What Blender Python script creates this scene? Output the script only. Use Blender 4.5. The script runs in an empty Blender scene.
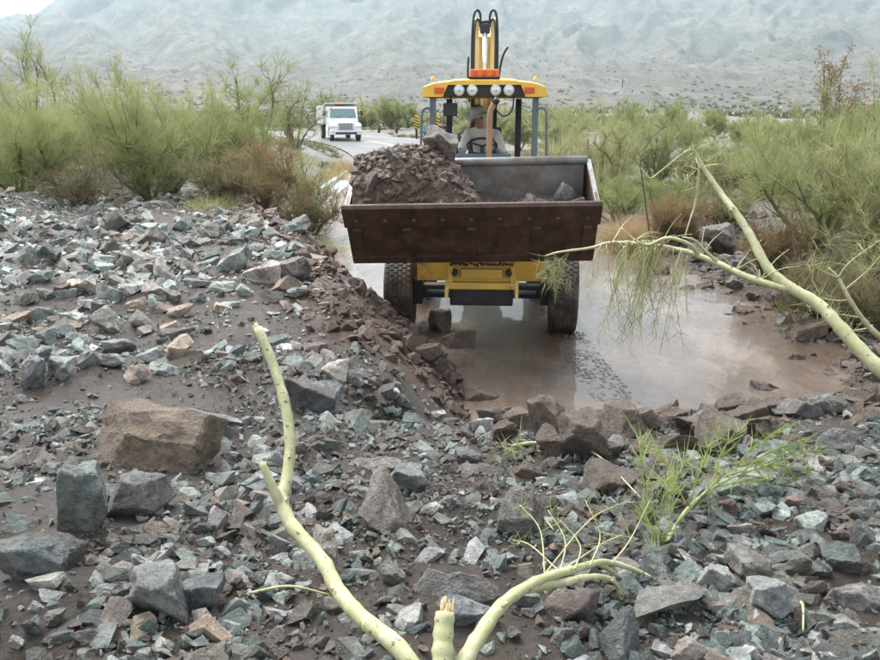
import bpy, bmesh, math, random
import numpy as np
from mathutils import Vector, Matrix, Euler
R = math.radians
rnd = random.Random(7)
nr = np.random.RandomState(11)
S = bpy.context.scene
COL = S.collection

# ------------------------------------------------------------------ camera, sky, sun, exposure
CAMH, PITCH, F = 2.5, R(15.4), 800.0          # metres, radians, focal length in pixels of the 880 px wide photo
cd = bpy.data.cameras.new('camera'); cam = bpy.data.objects.new('camera', cd); COL.objects.link(cam)
cam.location = (0, 0, CAMH); cam.rotation_euler = (math.pi / 2 - PITCH, 0, 0)
cd.sensor_width = 36; cd.lens = 36 * F / 880; cd.clip_start = 0.05; cd.clip_end = 20000
S.camera = cam
SUN_EL, SUN_AZ = R(58), R(-35)
W = bpy.data.worlds.new('World'); S.world = W; W.use_nodes = True
nt = W.node_tree; bg = nt.nodes['Background']
sky = nt.nodes.new('ShaderNodeTexSky'); sky.sky_type = 'NISHITA'; sky.sun_disc = False
sky.sun_elevation = SUN_EL; sky.sun_rotation = SUN_AZ; sky.dust_density = 4.0; sky.air_density = 1.0
hs = nt.nodes.new('ShaderNodeHueSaturation'); hs.inputs['Saturation'].default_value = 0.28
nt.links.new(sky.outputs[0], hs.inputs['Color']); nt.links.new(hs.outputs[0], bg.inputs[0]); bg.inputs[1].default_value = 0.15
sl = bpy.data.lights.new('sun', 'SUN'); sun = bpy.data.objects.new('sun', sl); COL.objects.link(sun)
sl.energy = 1.3; sl.angle = R(28); sl.color = (1, .97, .92)
sd = Vector((math.sin(SUN_AZ) * math.cos(SUN_EL), math.cos(SUN_AZ) * math.cos(SUN_EL), math.sin(SUN_EL)))
sun.rotation_euler = sd.to_track_quat('Z', 'Y').to_euler()
S.view_settings.view_transform = 'Standard'; S.view_settings.look = 'None'
S.view_settings.gamma = 1; S.view_settings.exposure = 1.62
S.cycles.volume_bounces = 1

# ------------------------------------------------------------------ pixel <-> world helpers
def P(px, py, d):                                  # point on the ray of a photo pixel at forward distance d
    cx, cy = (px - 440) / F, (330 - py) / F
    v = Vector((cx, math.cos(PITCH) + cy * math.sin(PITCH), cy * math.cos(PITCH) - math.sin(PITCH)))
    return Vector((0, 0, CAMH)) + v * (d / v.y)
def proj(x, y, z):
    dz = z - CAMH
    dep = y * math.cos(PITCH) - dz * math.sin(PITCH); up = y * math.sin(PITCH) + dz * math.cos(PITCH)
    return 440 + F * x / dep, 330 - F * up / dep, dep

# ------------------------------------------------------------------ numpy noise
_perm = np.random.RandomState(3).randint(0, 2**31, 4096)
def _hash(ix, iy, s):
    h = (ix.astype(np.int64) * 73856093) ^ (iy.astype(np.int64) * 19349663) ^ (s * 83492791)
    return (_perm[h & 4095] & 0xFFFFFF) / float(0xFFFFFF)
def vn(x, y, s=0):
    x = np.asarray(x, float); y = np.asarray(y, float)
    ix = np.floor(x); iy = np.floor(y); fx = x - ix; fy = y - iy
    fx = fx * fx * (3 - 2 * fx); fy = fy * fy * (3 - 2 * fy)
    a = _hash(ix, iy, s); b = _hash(ix + 1, iy, s); c = _hash(ix, iy + 1, s); d = _hash(ix + 1, iy + 1, s)
    return (a * (1 - fx) + b * fx) * (1 - fy) + (c * (1 - fx) + d * fx) * fy
def fbm(x, y, o=4, s=0):
    t = 0; a = .5
    for k in range(o):
        t = t + a * vn(x * 2**k + 17.3 * k, y * 2**k - 9.1 * k, s + k); a *= .5
    return t
def sst(a, b, x):
    t = np.clip((np.asarray(x, float) - a) / (b - a), 0, 1); return t * t * (3 - 2 * t)

# ------------------------------------------------------------------ terrain
RX, RC, RR = 0.45, 30.0, 75.0                      # road: straight along x = RX up to y = RC, then an arc to the left
def road_uv(x, y):
    x = np.asarray(x, float); y = np.asarray(y, float)
    cx = RX - RR
    ang = np.arctan2(y - RC, x - cx)
    u = np.where(y < RC, x - RX, np.hypot(x - cx, y - RC) - RR)
    s = np.where(y < RC, y, RC + ang * RR)
    return u, s
def road_z(s): return .42 * sst(30, 66, s)
FOOT = ([0, 6.3, 7.6, 9, 11, 15, 20, 26], [.5, .45, .25, -.2, -1.0, -2.5, -3.6, -4.2])
def ground_z(x, y):
    x = np.asarray(x, float); y = np.asarray(y, float)
    u, s = road_uv(x, y); zr = road_z(s)
    n1 = fbm(x * .35, y * .35, 4, 5) - .47; n2 = fbm(x * 1.7, y * 1.7, 4, 9) - .47; n3 = fbm(x * 7, y * 7, 3, 15) - .44
    near = 1 - sst(25, 60, y)
    lb = sst(-3.8, -7, u) * (.95 * near + .25) ; rb = sst(2.95, 6.6, u + 1.2 * n2) * (.62 * (1 - sst(12, 24, y)) + .12)
    off = sst(3.6, 5, np.abs(u))
    z = zr - .06 + lb + rb + off * (n1 * .5 + n2 * .12) + n3 * .02 * sst(3.1, 3.8, np.abs(u))
    z = z + sst(90, 260, np.hypot(x, y)) * 1.0
    # debris flow across the road
    wob = n1 * .8 + n2 * .35
    fr = np.interp(y + wob * .8 + .35 * sst(2.2, 3.4, x) * -1, [0, 2, 3.2, 4.4, 5.1, 6.2], [1.0, .95, .86, .68, .52, -.12])
    hl = np.interp(y, [0, 2, 4.0, 4.8, 6, 8, 11, 14, 18, 24], [1.0, .95, .80, .72, .82, .98, 1.05, .98, .8, .5])
    xf = np.interp(y, FOOT[0], FOOT[1])
    t = np.clip((xf + wob * .7 - x) / 1.35, 0, 1)
    lf = -.12 + (hl + .12) * (t * t * (3 - 2 * t)) * (1 - sst(20, 27, y))
    k = .12; m = np.maximum(fr, lf)
    D = m + k * np.log(np.exp((fr - m) / k) + np.exp((lf - m) / k)) - k * math.log(2) * np.exp(-np.abs(fr - lf) / k)
    D = D + (n2 * .16 + n3 * .05) * sst(-.1, .25, D)
    D = np.where(y < 28, D, -9)
    return np.maximum(z, D)
def gz(x, y): return float(ground_z(np.array([x]), np.array([y]))[0])
def hit(px, py):                                   # where the ray of a photo pixel meets the ground
    d = np.linspace(.8, 60, 6000)
    cx, cy = (px - 440) / F, (330 - py) / F
    vy = math.cos(PITCH) + cy * math.sin(PITCH); vz = cy * math.cos(PITCH) - math.sin(PITCH)
    t = d / vy; zz = CAMH + vz * t
    g = ground_z(cx * t, d); i = np.argmax(g >= zz)
    if g[i] < zz[i]: i = len(d) - 1
    return Vector((cx * t[i], d[i], g[i]))

# ------------------------------------------------------------------ materials
def nodes(name):
    m = bpy.data.materials.new(name); m.use_nodes = True
    return m, m.node_tree, m.node_tree.nodes['Principled BSDF']
def noise(t, scale, detail=4, rough=.6, co=None):
    n = t.nodes.new('ShaderNodeTexNoise'); n.inputs['Scale'].default_value = scale
    n.inputs['Detail'].default_value = detail; n.inputs['Roughness'].default_value = rough
    if co is None:
        c = t.nodes.new('ShaderNodeTexCoord'); co = c.outputs['Object']
    t.links.new(co, n.inputs['Vector']); return n.outputs['Fac']
def ramp(t, fac, stops):
    r = t.nodes.new('ShaderNodeValToRGB'); e = r.color_ramp.elements
    while len(e) < len(stops): e.new(.5)
    for q, (p, c) in zip(e, stops):
        q.position = p; q.color = (c[0], c[1], c[2], 1) if hasattr(c, '__len__') else (c, c, c, 1)
    t.links.new(fac, r.inputs['Fac']); return r.outputs['Color']
def mix(t, fac, a, b, mode='MIX'):
    n = t.nodes.new('ShaderNodeMix'); n.data_type = 'RGBA'; n.blend_type = mode
    for sck, v in ((n.inputs[0], fac), (n.inputs[6], a), (n.inputs[7], b)):
        if hasattr(v, 'is_linked'): t.links.new(v, sck)
        elif hasattr(v, '__len__'): sck.default_value = (v[0], v[1], v[2], 1)
        else: sck.default_value = v
    return n.outputs[2]
def bump(t, b, h, strength=.3, dist=.02):
    n = t.nodes.new('ShaderNodeBump'); n.inputs['Strength'].default_value = strength; n.inputs['Distance'].default_value = dist
    t.links.new(h, n.inputs['Height']); t.links.new(n.outputs[0], b.inputs['Normal'])
def setc(t, b, c):
    if hasattr(c, 'is_linked'): t.links.new(c, b.inputs['Base Color'])
    else: b.inputs['Base Color'].default_value = (c[0], c[1], c[2], 1)
def plain(name, c, rough=.5, metal=0, var=.25, scale=6, bs=.1, bd=.01, dirt=None, dirt_lo=.55, dirt_hi=.7):
    m, t, b = nodes(name)
    f = noise(t, scale, 5, .65)
    col = mix(t, ramp(t, f, [(.3, 0.0), (.7, 1.0)]), [v * (1 - var) for v in c], [min(1, v * (1 + var)) for v in c])
    if dirt:
        f2 = noise(t, scale * .6 + 1.3, 7, .7); col = mix(t, ramp(t, f2, [(dirt_lo, 0.0), (dirt_hi, 1.0)]), col, dirt)
    setc(t, b, col); b.inputs['Roughness'].default_value = rough; b.inputs['Metallic'].default_value = metal
    if bs: bump(t, b, noise(t, scale * 6, 4), bs, bd)
    return m
def attr_node(t, name):
    a = t.nodes.new('ShaderNodeAttribute'); a.attribute_name = name; return a.outputs['Color']
def rock_material(name, mode):
    m, t, b = nodes(name)
    if mode == 'obj':
        oi = t.nodes.new('ShaderNodeObjectInfo'); base = oi.outputs['Color']
        tc = t.nodes.new('ShaderNodeTexCoord'); vadd = t.nodes.new('ShaderNodeVectorMath'); vadd.operation = 'ADD'
        geo = t.nodes.new('ShaderNodeNewGeometry'); co = geo.outputs['Position']
    else:
        base = attr_node(t, 'col'); geo = t.nodes.new('ShaderNodeNewGeometry'); co = geo.outputs['Position']
    f = noise(t, 9, 8, .7, co); g = noise(t, 42, 6, .75, co); k = noise(t, 130, 3, .6, co); q = noise(t, 4.5, 5, .6, co)
    c = mix(t, 1.0, base, ramp(t, f, [(.28, .48), (.5, .95), (.72, 1.6)]), 'MULTIPLY')
    c = mix(t, 1.0, c, ramp(t, g, [(.3, .52), (.5, 1.0), (.72, 1.6)]), 'MULTIPLY')
    # tan weathering stains, pale mineral flecks
    c = mix(t, ramp(t, q, [(.55, 0.0), (.68, .55)]), c, mix(t, .6, base, (.20, .145, .105)))
    c = mix(t, ramp(t, k, [(.60, 0.0), (.70, .55)]), c, (.42, .43, .41))
    md = noise(t, 2.6, 7, .72, co); mud = ramp(t, md, [(.48, 0.0), (.60, .8)])     # drying mud smeared over the stones
    c = mix(t, mud, c, mix(t, 1.0, (.104, .080, .062), ramp(t, g, [(.3, .65), (.7, 1.4)]), 'MULTIPLY'))
    setc(t, b, c)
    rr = ramp(t, f, [(.3, .16), (.7, .46)]); t.links.new(rr, b.inputs['Roughness'])
    b.inputs['Specular IOR Level'].default_value = .5
    ad = t.nodes.new('ShaderNodeMath'); ad.operation = 'MULTIPLY_ADD'; t.links.new(g, ad.inputs[0]); ad.inputs[1].default_value = 2.2
    t.links.new(k, ad.inputs[2]); bump(t, b, ad.outputs[0], .85, .013)
    return m
M = {}
M['rock'] = rock_material('rock_surface', 'obj')
M['rubble'] = rock_material('rubble_surface', 'attr')
def ground_material():
    m, t, b = nodes('wet_soil')
    base = attr_node(t, 'col'); geo = t.nodes.new('ShaderNodeNewGeometry'); co = geo.outputs['Position']
    f = noise(t, 2.2, 8, .7, co); g = noise(t, 28, 8, .8, co); k = noise(t, 95, 4, .7, co); w = noise(t, .9, 4, .6, co)
    c = mix(t, 1.0, base, ramp(t, f, [(.3, .62), (.7, 1.35)]), 'MULTIPLY')
    c = mix(t, 1.0, c, ramp(t, g, [(.3, .5), (.7, 1.5)]), 'MULTIPLY')
    c = mix(t, ramp(t, k, [(.6, 0.0), (.72, .6)]), c, (.17, .165, .15))
    setc(t, b, c); t.links.new(ramp(t, w, [(.35, .22), (.65, .6)]), b.inputs['Roughness'])
    ad = t.nodes.new('ShaderNodeMath'); ad.operation = 'ADD'; t.links.new(g, ad.inputs[0]); t.links.new(k, ad.inputs[1])
    bump(t, b, ad.outputs[0], .9, .03); return m
M['ground'] = ground_material()
def film_material():
    m, t, b = nodes('muddy_water'); geo = t.nodes.new('ShaderNodeNewGeometry'); co = geo.outputs['Position']
    mp = t.nodes.new('ShaderNodeMapping'); mp.inputs['Scale'].default_value = (1.0, .5, 1); mp.inputs['Rotation'].default_value = (0, 0, .5); t.links.new(co, mp.inputs['Vector'])
    f = noise(t, 1.1, 6, .62, mp.outputs[0]); g = noise(t, 9, 6, .7, mp.outputs[0]); h = noise(t, 45, 4, .7, co)
    c = mix(t, ramp(t, f, [(.38, 0.0), (.62, 1.0)]), (.088, .062, .046), (.160, .122, .096))
    c = mix(t, 1.0, c, ramp(t, g, [(.3, .8), (.7, 1.18)]), 'MULTIPLY')
    setc(t, b, c); t.links.new(ramp(t, f, [(.38, .04), (.50, .12), (.58, .45)]), b.inputs['Roughness'])
    b.inputs['IOR'].default_value = 1.42; b.inputs['Coat Weight'].default_value = .4; b.inputs['Coat Roughness'].default_value = .03; b.inputs['Coat IOR'].default_value = 1.38
    hh = t.nodes.new('ShaderNodeMath'); hh.operation = 'MULTIPLY_ADD'; t.links.new(g, hh.inputs[0]); hh.inputs[1].default_value = 1.6; t.links.new(h, hh.inputs[2])
    bump(t, b, hh.outputs[0], .42, .018); return m
M['film'] = film_material()
def road_material():
    m, t, b = nodes('wet_asphalt'); geo = t.nodes.new('ShaderNodeNewGeometry'); co = geo.outputs['Position']
    f = noise(t, .5, 6, .6, co); g = noise(t, 60, 4, .7, co); sp = t.nodes.new('ShaderNodeSeparateXYZ'); t.links.new(co, sp.inputs[0])
    c = mix(t, ramp(t, g, [(.3, 0.0), (.7, 1.0)]), (.062, .060, .060), (.115, .110, .108))
    mr = t.nodes.new('ShaderNodeMapRange'); mr.inputs[1].default_value = 20; mr.inputs[2].default_value = 42; mr.inputs[3].default_value = .34; mr.inputs[4].default_value = -.16
    t.links.new(sp.outputs[1], mr.inputs[0]); ad = t.nodes.new('ShaderNodeMath'); ad.operation = 'ADD'; t.links.new(f, ad.inputs[0]); t.links.new(mr.outputs[0], ad.inputs[1])
    mud = ramp(t, ad.outputs[0], [(.48, 0.0), (.62, 1.0)])
    setc(t, b, mix(t, mud, c, (.135, .100, .078))); t.links.new(ramp(t, f, [(.35, .32), (.65, .6)]), b.inputs['Roughness'])
    bump(t, b, g, .3, .004); return m
M['road'] = road_material()
def mountain_material():
    m, t, b = nodes('desert_slope'); geo = t.nodes.new('ShaderNodeNewGeometry'); mp = t.nodes.new('ShaderNodeMapping'); mp.inputs['Scale'].default_value = (1, .2, .6); t.links.new(geo.outputs['Position'], mp.inputs['Vector']); co = mp.outputs[0]
    f = noise(t, .008, 7, .62, co); g = noise(t, .05, 7, .74, co); k = noise(t, .30, 4, .7, co)
    vo = t.nodes.new('ShaderNodeTexVoronoi'); vo.inputs['Scale'].default_value = .20; t.links.new(co, vo.inputs['Vector'])
    c = mix(t, ramp(t, f, [(.38, 0.0), (.62, 1.0)]), (.110, .088, .070), (.180, .148, .124))
    c = mix(t, ramp(t, g, [(.38, .85), (.58, 0.0)]), c, (.052, .055, .040))
    c = mix(t, ramp(t, g, [(.60, 0.0), (.72, .8)]), c, (.255, .22, .195))
    c = mix(t, ramp(t, k, [(.35, .6), (.5, 0.0)]), c, (.085, .09, .06))
    c = mix(t, ramp(t, vo.outputs['Distance'], [(.16, .85), (.30, 0.0)]), c, (.055, .072, .035))
    setc(t, b, c); b.inputs['Roughness'].default_value = .9; bump(t, b, g, 1.0, 9.0); return m
M['mountain'] = mountain_material()
def foliage(name, c1, c2, rough=.6, scale=1.6):
    m, t, b = nodes(name); geo = t.nodes.new('ShaderNodeNewGeometry')
    f = noise(t, scale, 4, .6, geo.outputs['Position']); setc(t, b, mix(t, ramp(t, f, [(.35, 0.0), (.65, 1.0)]), c1, c2))
    b.inputs['Roughness'].default_value = rough; b.inputs['Specular IOR Level'].default_value = .25
    tl = t.nodes.new('ShaderNodeBsdfTranslucent'); t.links.new(b.inputs['Base Color'].links[0].from_socket, tl.inputs['Color'])      # thin twigs let light through
    mx = t.nodes.new('ShaderNodeMixShader'); mx.inputs[0].default_value = .42; t.links.new(b.outputs[0], mx.inputs[1]); t.links.new(tl.outputs[0], mx.inputs[2]); t.links.new(mx.outputs[0], t.nodes['Material Output'].inputs['Surface'])
    return m
M['green'] = foliage('palo_verde_twigs', (.205, .240, .088), (.33, .355, .155))
M['green2'] = foliage('palo_verde_twigs_pale', (.28, .295, .130), (.42, .42, .22))
M['dull'] = foliage('brush_twigs', (.16, .145, .070), (.25, .215, .12))
M['fresh'] = foliage('fresh_twigs', (.20, .26, .07), (.36, .42, .15))
M['brown'] = foliage('dry_brush', (.20, .140, .070), (.30, .220, .115))
M['straw'] = foliage('straw', (.36, .255, .135), (.52, .40, .235))
M['wood'] = plain('grey_wood', (.13, .105, .075), .8, 0, .3, 12, .3)
M['greenwood'] = plain('green_stem', (.19, .185, .085), .6, 0, .25, 9, .2)
def bark_material():
    m, t, b = nodes('palo_verde_bark'); geo = t.nodes.new('ShaderNodeNewGeometry'); co = geo.outputs['Position']
    f = noise(t, 5, 5, .6, co); g = noise(t, 55, 3, .5, co); h = noise(t, 14, 4, .6, co)
    c = mix(t, ramp(t, f, [(.3, 0.0), (.7, 1.0)]), (.30, .31, .140), (.46, .44, .24))
    c = mix(t, ramp(t, h, [(.56, 0.0), (.68, .55)]), c, (.47, .42, .28))
    c = mix(t, ramp(t, g, [(.64, 0.0), (.68, .85)]), c, (.07, .055, .035))
    mp = t.nodes.new('ShaderNodeMapping'); mp.inputs['Scale'].default_value = (1, 1, .35); t.links.new(co, mp.inputs['Vector']); q = noise(t, 26, 6, .7, mp.outputs[0])
    c = mix(t, ramp(t, q, [(.52, 0.0), (.66, .6)]), c, (.56, .53, .40)); c = mix(t, ramp(t, q, [(.30, .55), (.42, 0.0)]), c, (.20, .19, .085))
    setc(t, b, c); b.inputs['Roughness'].default_value = .55; bump(t, b, q, .6, .006); return m
M['bark'] = bark_material()
M['splinter'] = plain('broken_wood', (.60, .46, .27), .7, 0, .3, 40, .5, .004)
M['yellow'] = plain('yellow_paint', (.74, .48, .085), .42, 0, .14, 3, .08, .004, (.17, .115, .075), .56, .70)
M['yellow_clean'] = plain('yellow_roof_paint', (.80, .50, .075), .4, 0, .10, 3, .05, .004, (.52, .36, .12), .6, .75)
M['boom'] = plain('boom_paint', (.78, .62, .30), .45, 0, .12, 3, .05)
M['rust'] = plain('rusty_steel', (.058, .029, .019), .5, .15, .5, 6, .4, .010, (.120, .066, .042), .50, .68)
M['steel'] = plain('worn_steel', (.235, .235, .225), .5, .35, .28, 4, .2, .006, (.17, .13, .10), .48, .64)
M['blackp'] = plain('black_paint', (.022, .022, .023), .5, 0, .3, 6, .1, .004, (.10, .078, .06), .6, .78)
M['bluegrey'] = plain('grey_blue_paint', (.115, .150, .175), .45, 0, .15, 6, .05)
M['rubber'] = plain('muddy_rubber', (.030, .028, .026), .7, 0, .3, 8, .3, .006, (.115, .082, .062), .44, .62)
M['hose'] = plain('hose', (.018, .018, .020), .45, 0, .2, 8, 0)
M['chrome'] = plain('chrome_rod', (.86, .88, .90), .25, .6, .04, 4, 0)
M['amber'] = plain('amber_lens', (.80, .19, .03), .3, 0, .15, 30, .1)
M['red_amber'] = plain('orange_lens', (.62, .10, .02), .3, 0, .1, 30, .1)
M['lens'] = plain('lamp_lens', (.72, .78, .80), .12, .2, .12, 40, .1)
M['tanpipe'] = plain('rusty_pipe', (.30, .20, .13), .6, .1, .25, 10, .2)
M['white'] = plain('white_paint', (.80, .81, .80), .35, 0, .05, 2, .03, .003, (.5, .47, .43), .62, .8)
M['whiteline'] = plain('white_line', (.42, .41, .39), .6, 0, .15, 4, .1)
M['yellowline'] = plain('yellow_line', (.50, .42, .24), .6, 0, .2, 4, .1)
M['concrete'] = plain('wet_concrete', (.42, .41, .39), .45, 0, .2, 4, .2, .004, (.17, .13, .10), .56, .68)
M['signyellow'] = plain('sign_yellow', (.82, .55, .04), .4, 0, .05, 4, 0)
M['signblack'] = plain('sign_black', (.02, .02, .02), .5, 0, .1, 4, 0)
M['grille'] = plain('silver_grille', (.55, .57, .58), .3, .4, .1, 10, 0)
M['skin'] = plain('skin', (.36, .19, .13), .5, 0, .1, 20, 0)
M['shirt'] = plain('pale_shirt', (.56, .52, .45), .85, 0, .12, 9, .4, .01)
M['hat'] = plain('grey_felt', (.44, .45, .43), .85, 0, .1, 9, .2)
M['jeans'] = plain('denim', (.11, .20, .36), .85, 0, .2, 14, .2)
M['navy'] = plain('navy_cloth', (.035, .045, .085), .85, 0, .2, 14, .2)
M['teal'] = plain('teal_cloth', (.16, .38, .36), .85, 0, .2, 14, .2)
M['dark'] = plain('dark_cloth', (.04, .038, .036), .85, 0, .2, 14, .2)
M['hair'] = plain('dark_hair', (.035, .025, .02), .7, 0, .2, 30, 0)
M['saguaro'] = plain('saguaro_skin', (.085, .098, .062), .7, 0, .2, 5, .3)
def glass_material():
    m, t, b = nodes('tinted_glass'); b.inputs['Base Color'].default_value = (.16, .24, .24, 1); b.inputs['Roughness'].default_value = .04
    b.inputs['Metallic'].default_value = 0; b.inputs['Specular IOR Level'].default_value = .8; return m
M['glass'] = glass_material()

# ------------------------------------------------------------------ mesh helpers
def link(name, me, mat=None, parent=None, loc=None):
    o = bpy.data.objects.new(name, me); COL.objects.link(o)
    if mat is not None and me is not None and not me.materials: me.materials.append(mat)
    if parent is not None: o.parent = parent
    if loc is not None: o.location = loc
    return o
def tag(o, label=None, cat=None, group=None, kind=None):
    for k, v in (('label', label), ('category', cat), ('group', group), ('kind', kind)):
        if v: o[k] = v
    return o
def empty(name, loc=(0, 0, 0), rz=0):
    o = bpy.data.objects.new(name, None); COL.objects.link(o); o.location = loc; o.rotation_euler = (0, 0, rz)
    o.empty_display_size = .1; return o
def np_mesh(name, V, Fq, cols=None, smooth=False, mat=None):
    """V (n,3); Fq (m,3) or (m,4) array of faces"""
    me = bpy.data.meshes.new(name); V = np.asarray(V, np.float32); Fq = np.asarray(Fq, np.int32); k = Fq.shape[1]
    me.vertices.add(len(V)); me.vertices.foreach_set('co', V.ravel())
    me.loops.add(Fq.size); me.loops.foreach_set('vertex_index', Fq.ravel())
    me.polygons.add(len(Fq)); me.polygons.foreach_set('loop_start', np.arange(0, Fq.size, k, dtype=np.int32))
    me.polygons.foreach_set('loop_total', np.full(len(Fq), k, np.int32))
    me.polygons.foreach_set('use_smooth', np.full(len(Fq), bool(smooth)))
    if cols is not None:
        a = me.attributes.new('col', 'FLOAT_COLOR', 'POINT'); c = np.ones((len(V), 4), np.float32); c[:, :3] = cols
        a.data.foreach_set('color', c.ravel())
    me.update(calc_edges=True); me.validate()
    if mat: me.materials.append(mat)
    return me
def grid_faces(nu, nv):
    i = np.arange(nu - 1)[:, None]; j = np.arange(nv - 1)[None, :]
    a = i * nv + j; return np.stack([a, a + nv, a + nv + 1, a + 1], -1).reshape(-1, 4)
class MB:
    def __init__(s): s.bm = bmesh.new()
    def box(s, c, size, rot=(0, 0, 0), taper=None, bev=0):
        r = bmesh.ops.create_cube(s.bm, size=1); vs = r['verts']
        for v in vs:
            if taper and v.co.z > 0: v.co.x *= taper[0]; v.co.y *= taper[1]
        mt = Matrix.Translation(Vector(c)) @ Euler(rot).to_matrix().to_4x4() @ Matrix.Diagonal((size[0], size[1], size[2], 1))
        bmesh.ops.transform(s.bm, matrix=mt, verts=vs)
        if bev:
            es = list({e for v in vs for e in v.link_edges}); bmesh.ops.bevel(s.bm, geom=es, offset=bev, segments=2, affect='EDGES', profile=.7)
        return s
    def tube(s, pts, rad, n=8, cap=True, smooth=True):
        pts = [Vector(p) for p in pts]; rad = rad if hasattr(rad, '__len__') else [rad] * len(pts)
        up = None; rings = []
        for i, p in enumerate(pts):
            d = (pts[min(i + 1, len(pts) - 1)] - pts[max(i - 1, 0)])
            if d.length < 1e-9: d = Vector((0, 0, 1))
            d.normalize()
            if up is None: up = d.orthogonal().normalized()
            up = up - d * up.dot(d)
            up = d.orthogonal().normalized() if up.length < 1e-6 else up.normalized()
            w = d.cross(up)
            rings.append([s.bm.verts.new(p + (up * math.cos(2 * math.pi * k / n) + w * math.sin(2 * math.pi * k / n)) * rad[i]) for k in range(n)])
        for a, b in zip(rings, rings[1:]):
            for k in range(n):
                f = s.bm.faces.new((a[k], a[(k + 1) % n], b[(k + 1) % n], b[k])); f.smooth = smooth
        if cap:
            s.bm.faces.new(rings[0][::-1]); s.bm.faces.new(rings[-1])
        return s
    def prism(s, prof, x0, x1):                       # profile of (y, z) extruded along x
        a = [s.bm.verts.new((x0, y, z)) for y, z in prof]; b = [s.bm.verts.new((x1, y, z)) for y, z in prof]; n = len(prof)
        s.bm.faces.new(a); s.bm.faces.new(b[::-1])
        for k in range(n): s.bm.faces.new((a[k], b[k], b[(k + 1) % n], a[(k + 1) % n]))
        return s
    def poly(s, pts): s.bm.faces.new([s.bm.verts.new(p) for p in pts]); return s
    def lathe(s, prof, c=(0, 0, 0), axis='X', n=32, smooth=True):   # profile of (radius, along)
        rings = []
        for r, a in prof:
            ring = []
            for k in range(n):
                t = 2 * math.pi * k / n; u, w = r * math.cos(t), r * math.sin(t)
                v = {'X': (a, u, w), 'Y': (u, a, w), 'Z': (u, w, a)}[axis]
                ring.append(s.bm.verts.new(Vector(v) + Vector(c)))
            rings.append(ring)
        for a, b in zip(rings, rings[1:]):
            for k in range(n):
                f = s.bm.faces.new((a[k], a[(k + 1) % n], b[(k + 1) % n], b[k])); f.smooth = smooth
        return s
    def mesh(s, name, mat):
        bmesh.ops.recalc_face_normals(s.bm, faces=s.bm.faces); me = bpy.data.meshes.new(name); s.bm.to_mesh(me); s.bm.free()
        me.materials.append(mat); return me
    def build(s, name, mat, parent=None, loc=None): return link(name, s.mesh(name, mat), None, parent, loc)
def catmull(pts, n=6):
    pts = [np.array(p, float) for p in pts]; q = [2 * pts[0] - pts[1]] + pts + [2 * pts[-1] - pts[-2]]; out = []
    for i in range(1, len(q) - 2):
        for k in range(n):
            t = k / n; a, b, c, d = q[i - 1], q[i], q[i + 1], q[i + 2]
            out.append(.5 * (2 * b + (c - a) * t + (2 * a - 5 * b + 4 * c - d) * t * t + (3 * b - a - 3 * c + d) * t**3))
    out.append(pts[-1]); return out
def strips(base, direc, length, width, bend=None, seed=0):
    """thin two-segment blades: arrays of base points and directions -> V, F (triangles)"""
    rs = np.random.RandomState(seed); n = len(base); d = direc / (np.linalg.norm(direc, axis=1, keepdims=True) + 1e-9)
    r = rs.normal(size=(n, 3)); w = np.cross(d, r); w /= np.linalg.norm(w, axis=1, keepdims=True) + 1e-9
    b = rs.normal(size=(n, 3)) * .22 if bend is None else bend
    L = length[:, None]; wd = width[:, None] * .5
    p1 = base + d * L * .55 + b * L * .15; p2 = base + d * L + b * L * .6
    V = np.stack([base - w * wd, base + w * wd, p1 - w * wd * .8, p1 + w * wd * .8, p2], 1).reshape(-1, 3)
    o = (np.arange(n) * 5)[:, None, None]; Fc = (np.array([[0, 1, 3], [0, 3, 2], [2, 3, 4]])[None] + o).reshape(-1, 3)
    return V, Fc
#@@SETTING
# ------------------------------------------------------------------ setting: ground, road, mountain, haze
def graded(lo_far, lo, hi, hi_far, step, g):
    a = list(np.arange(lo, hi, step)); st = step; v = hi
    while v < hi_far: a.append(v); st *= g; v += st
    a.append(hi_far); st = step; v = lo - step; b = []
    while v > lo_far: b.append(v); st *= g; v -= st
    b.append(lo_far); return np.array(sorted(b + a))
gx = graded(-4500, -6, 6, 4500, .06, 1.055); gy = graded(-300, .5, 13, 4500, .06, 1.045)
X, Y = np.meshgrid(gx, gy, indexing='ij'); Z = ground_z(X, Y)
u, s_ = road_uv(X, Y)
mudness = 1 - sst(.02, .35, np.abs(u) * 0 + np.maximum(np.abs(u) - 9, Y - 20) / 8)
cut = np.exp(-((X - (np.interp(Y, FOOT[0], FOOT[1]) - .75)) / 1.05)**2) * (Y > 5.5) * (Y < 16)
c_des = np.array([.105, .088, .060]); c_mud = np.array([.072, .056, .045]); c_cut = np.array([.085, .053, .037])
C = c_des * (1 - mudness[..., None]) + c_mud * mudness[..., None]
C = C * (1 - cut[..., None]) + c_cut * cut[..., None]
rgt = (sst(3.0, 3.9, u) * (Y < 40) * (Y > 5.8))[..., None]; C = C * (1 - rgt) + np.array([.085, .064, .049]) * rgt
o = link('ground', np_mesh('ground', np.stack([X, Y, Z], -1).reshape(-1, 3), grid_faces(len(gx), len(gy)), C.reshape(-1, 3), True, M['ground'])); tag(o, kind='structure')

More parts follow.
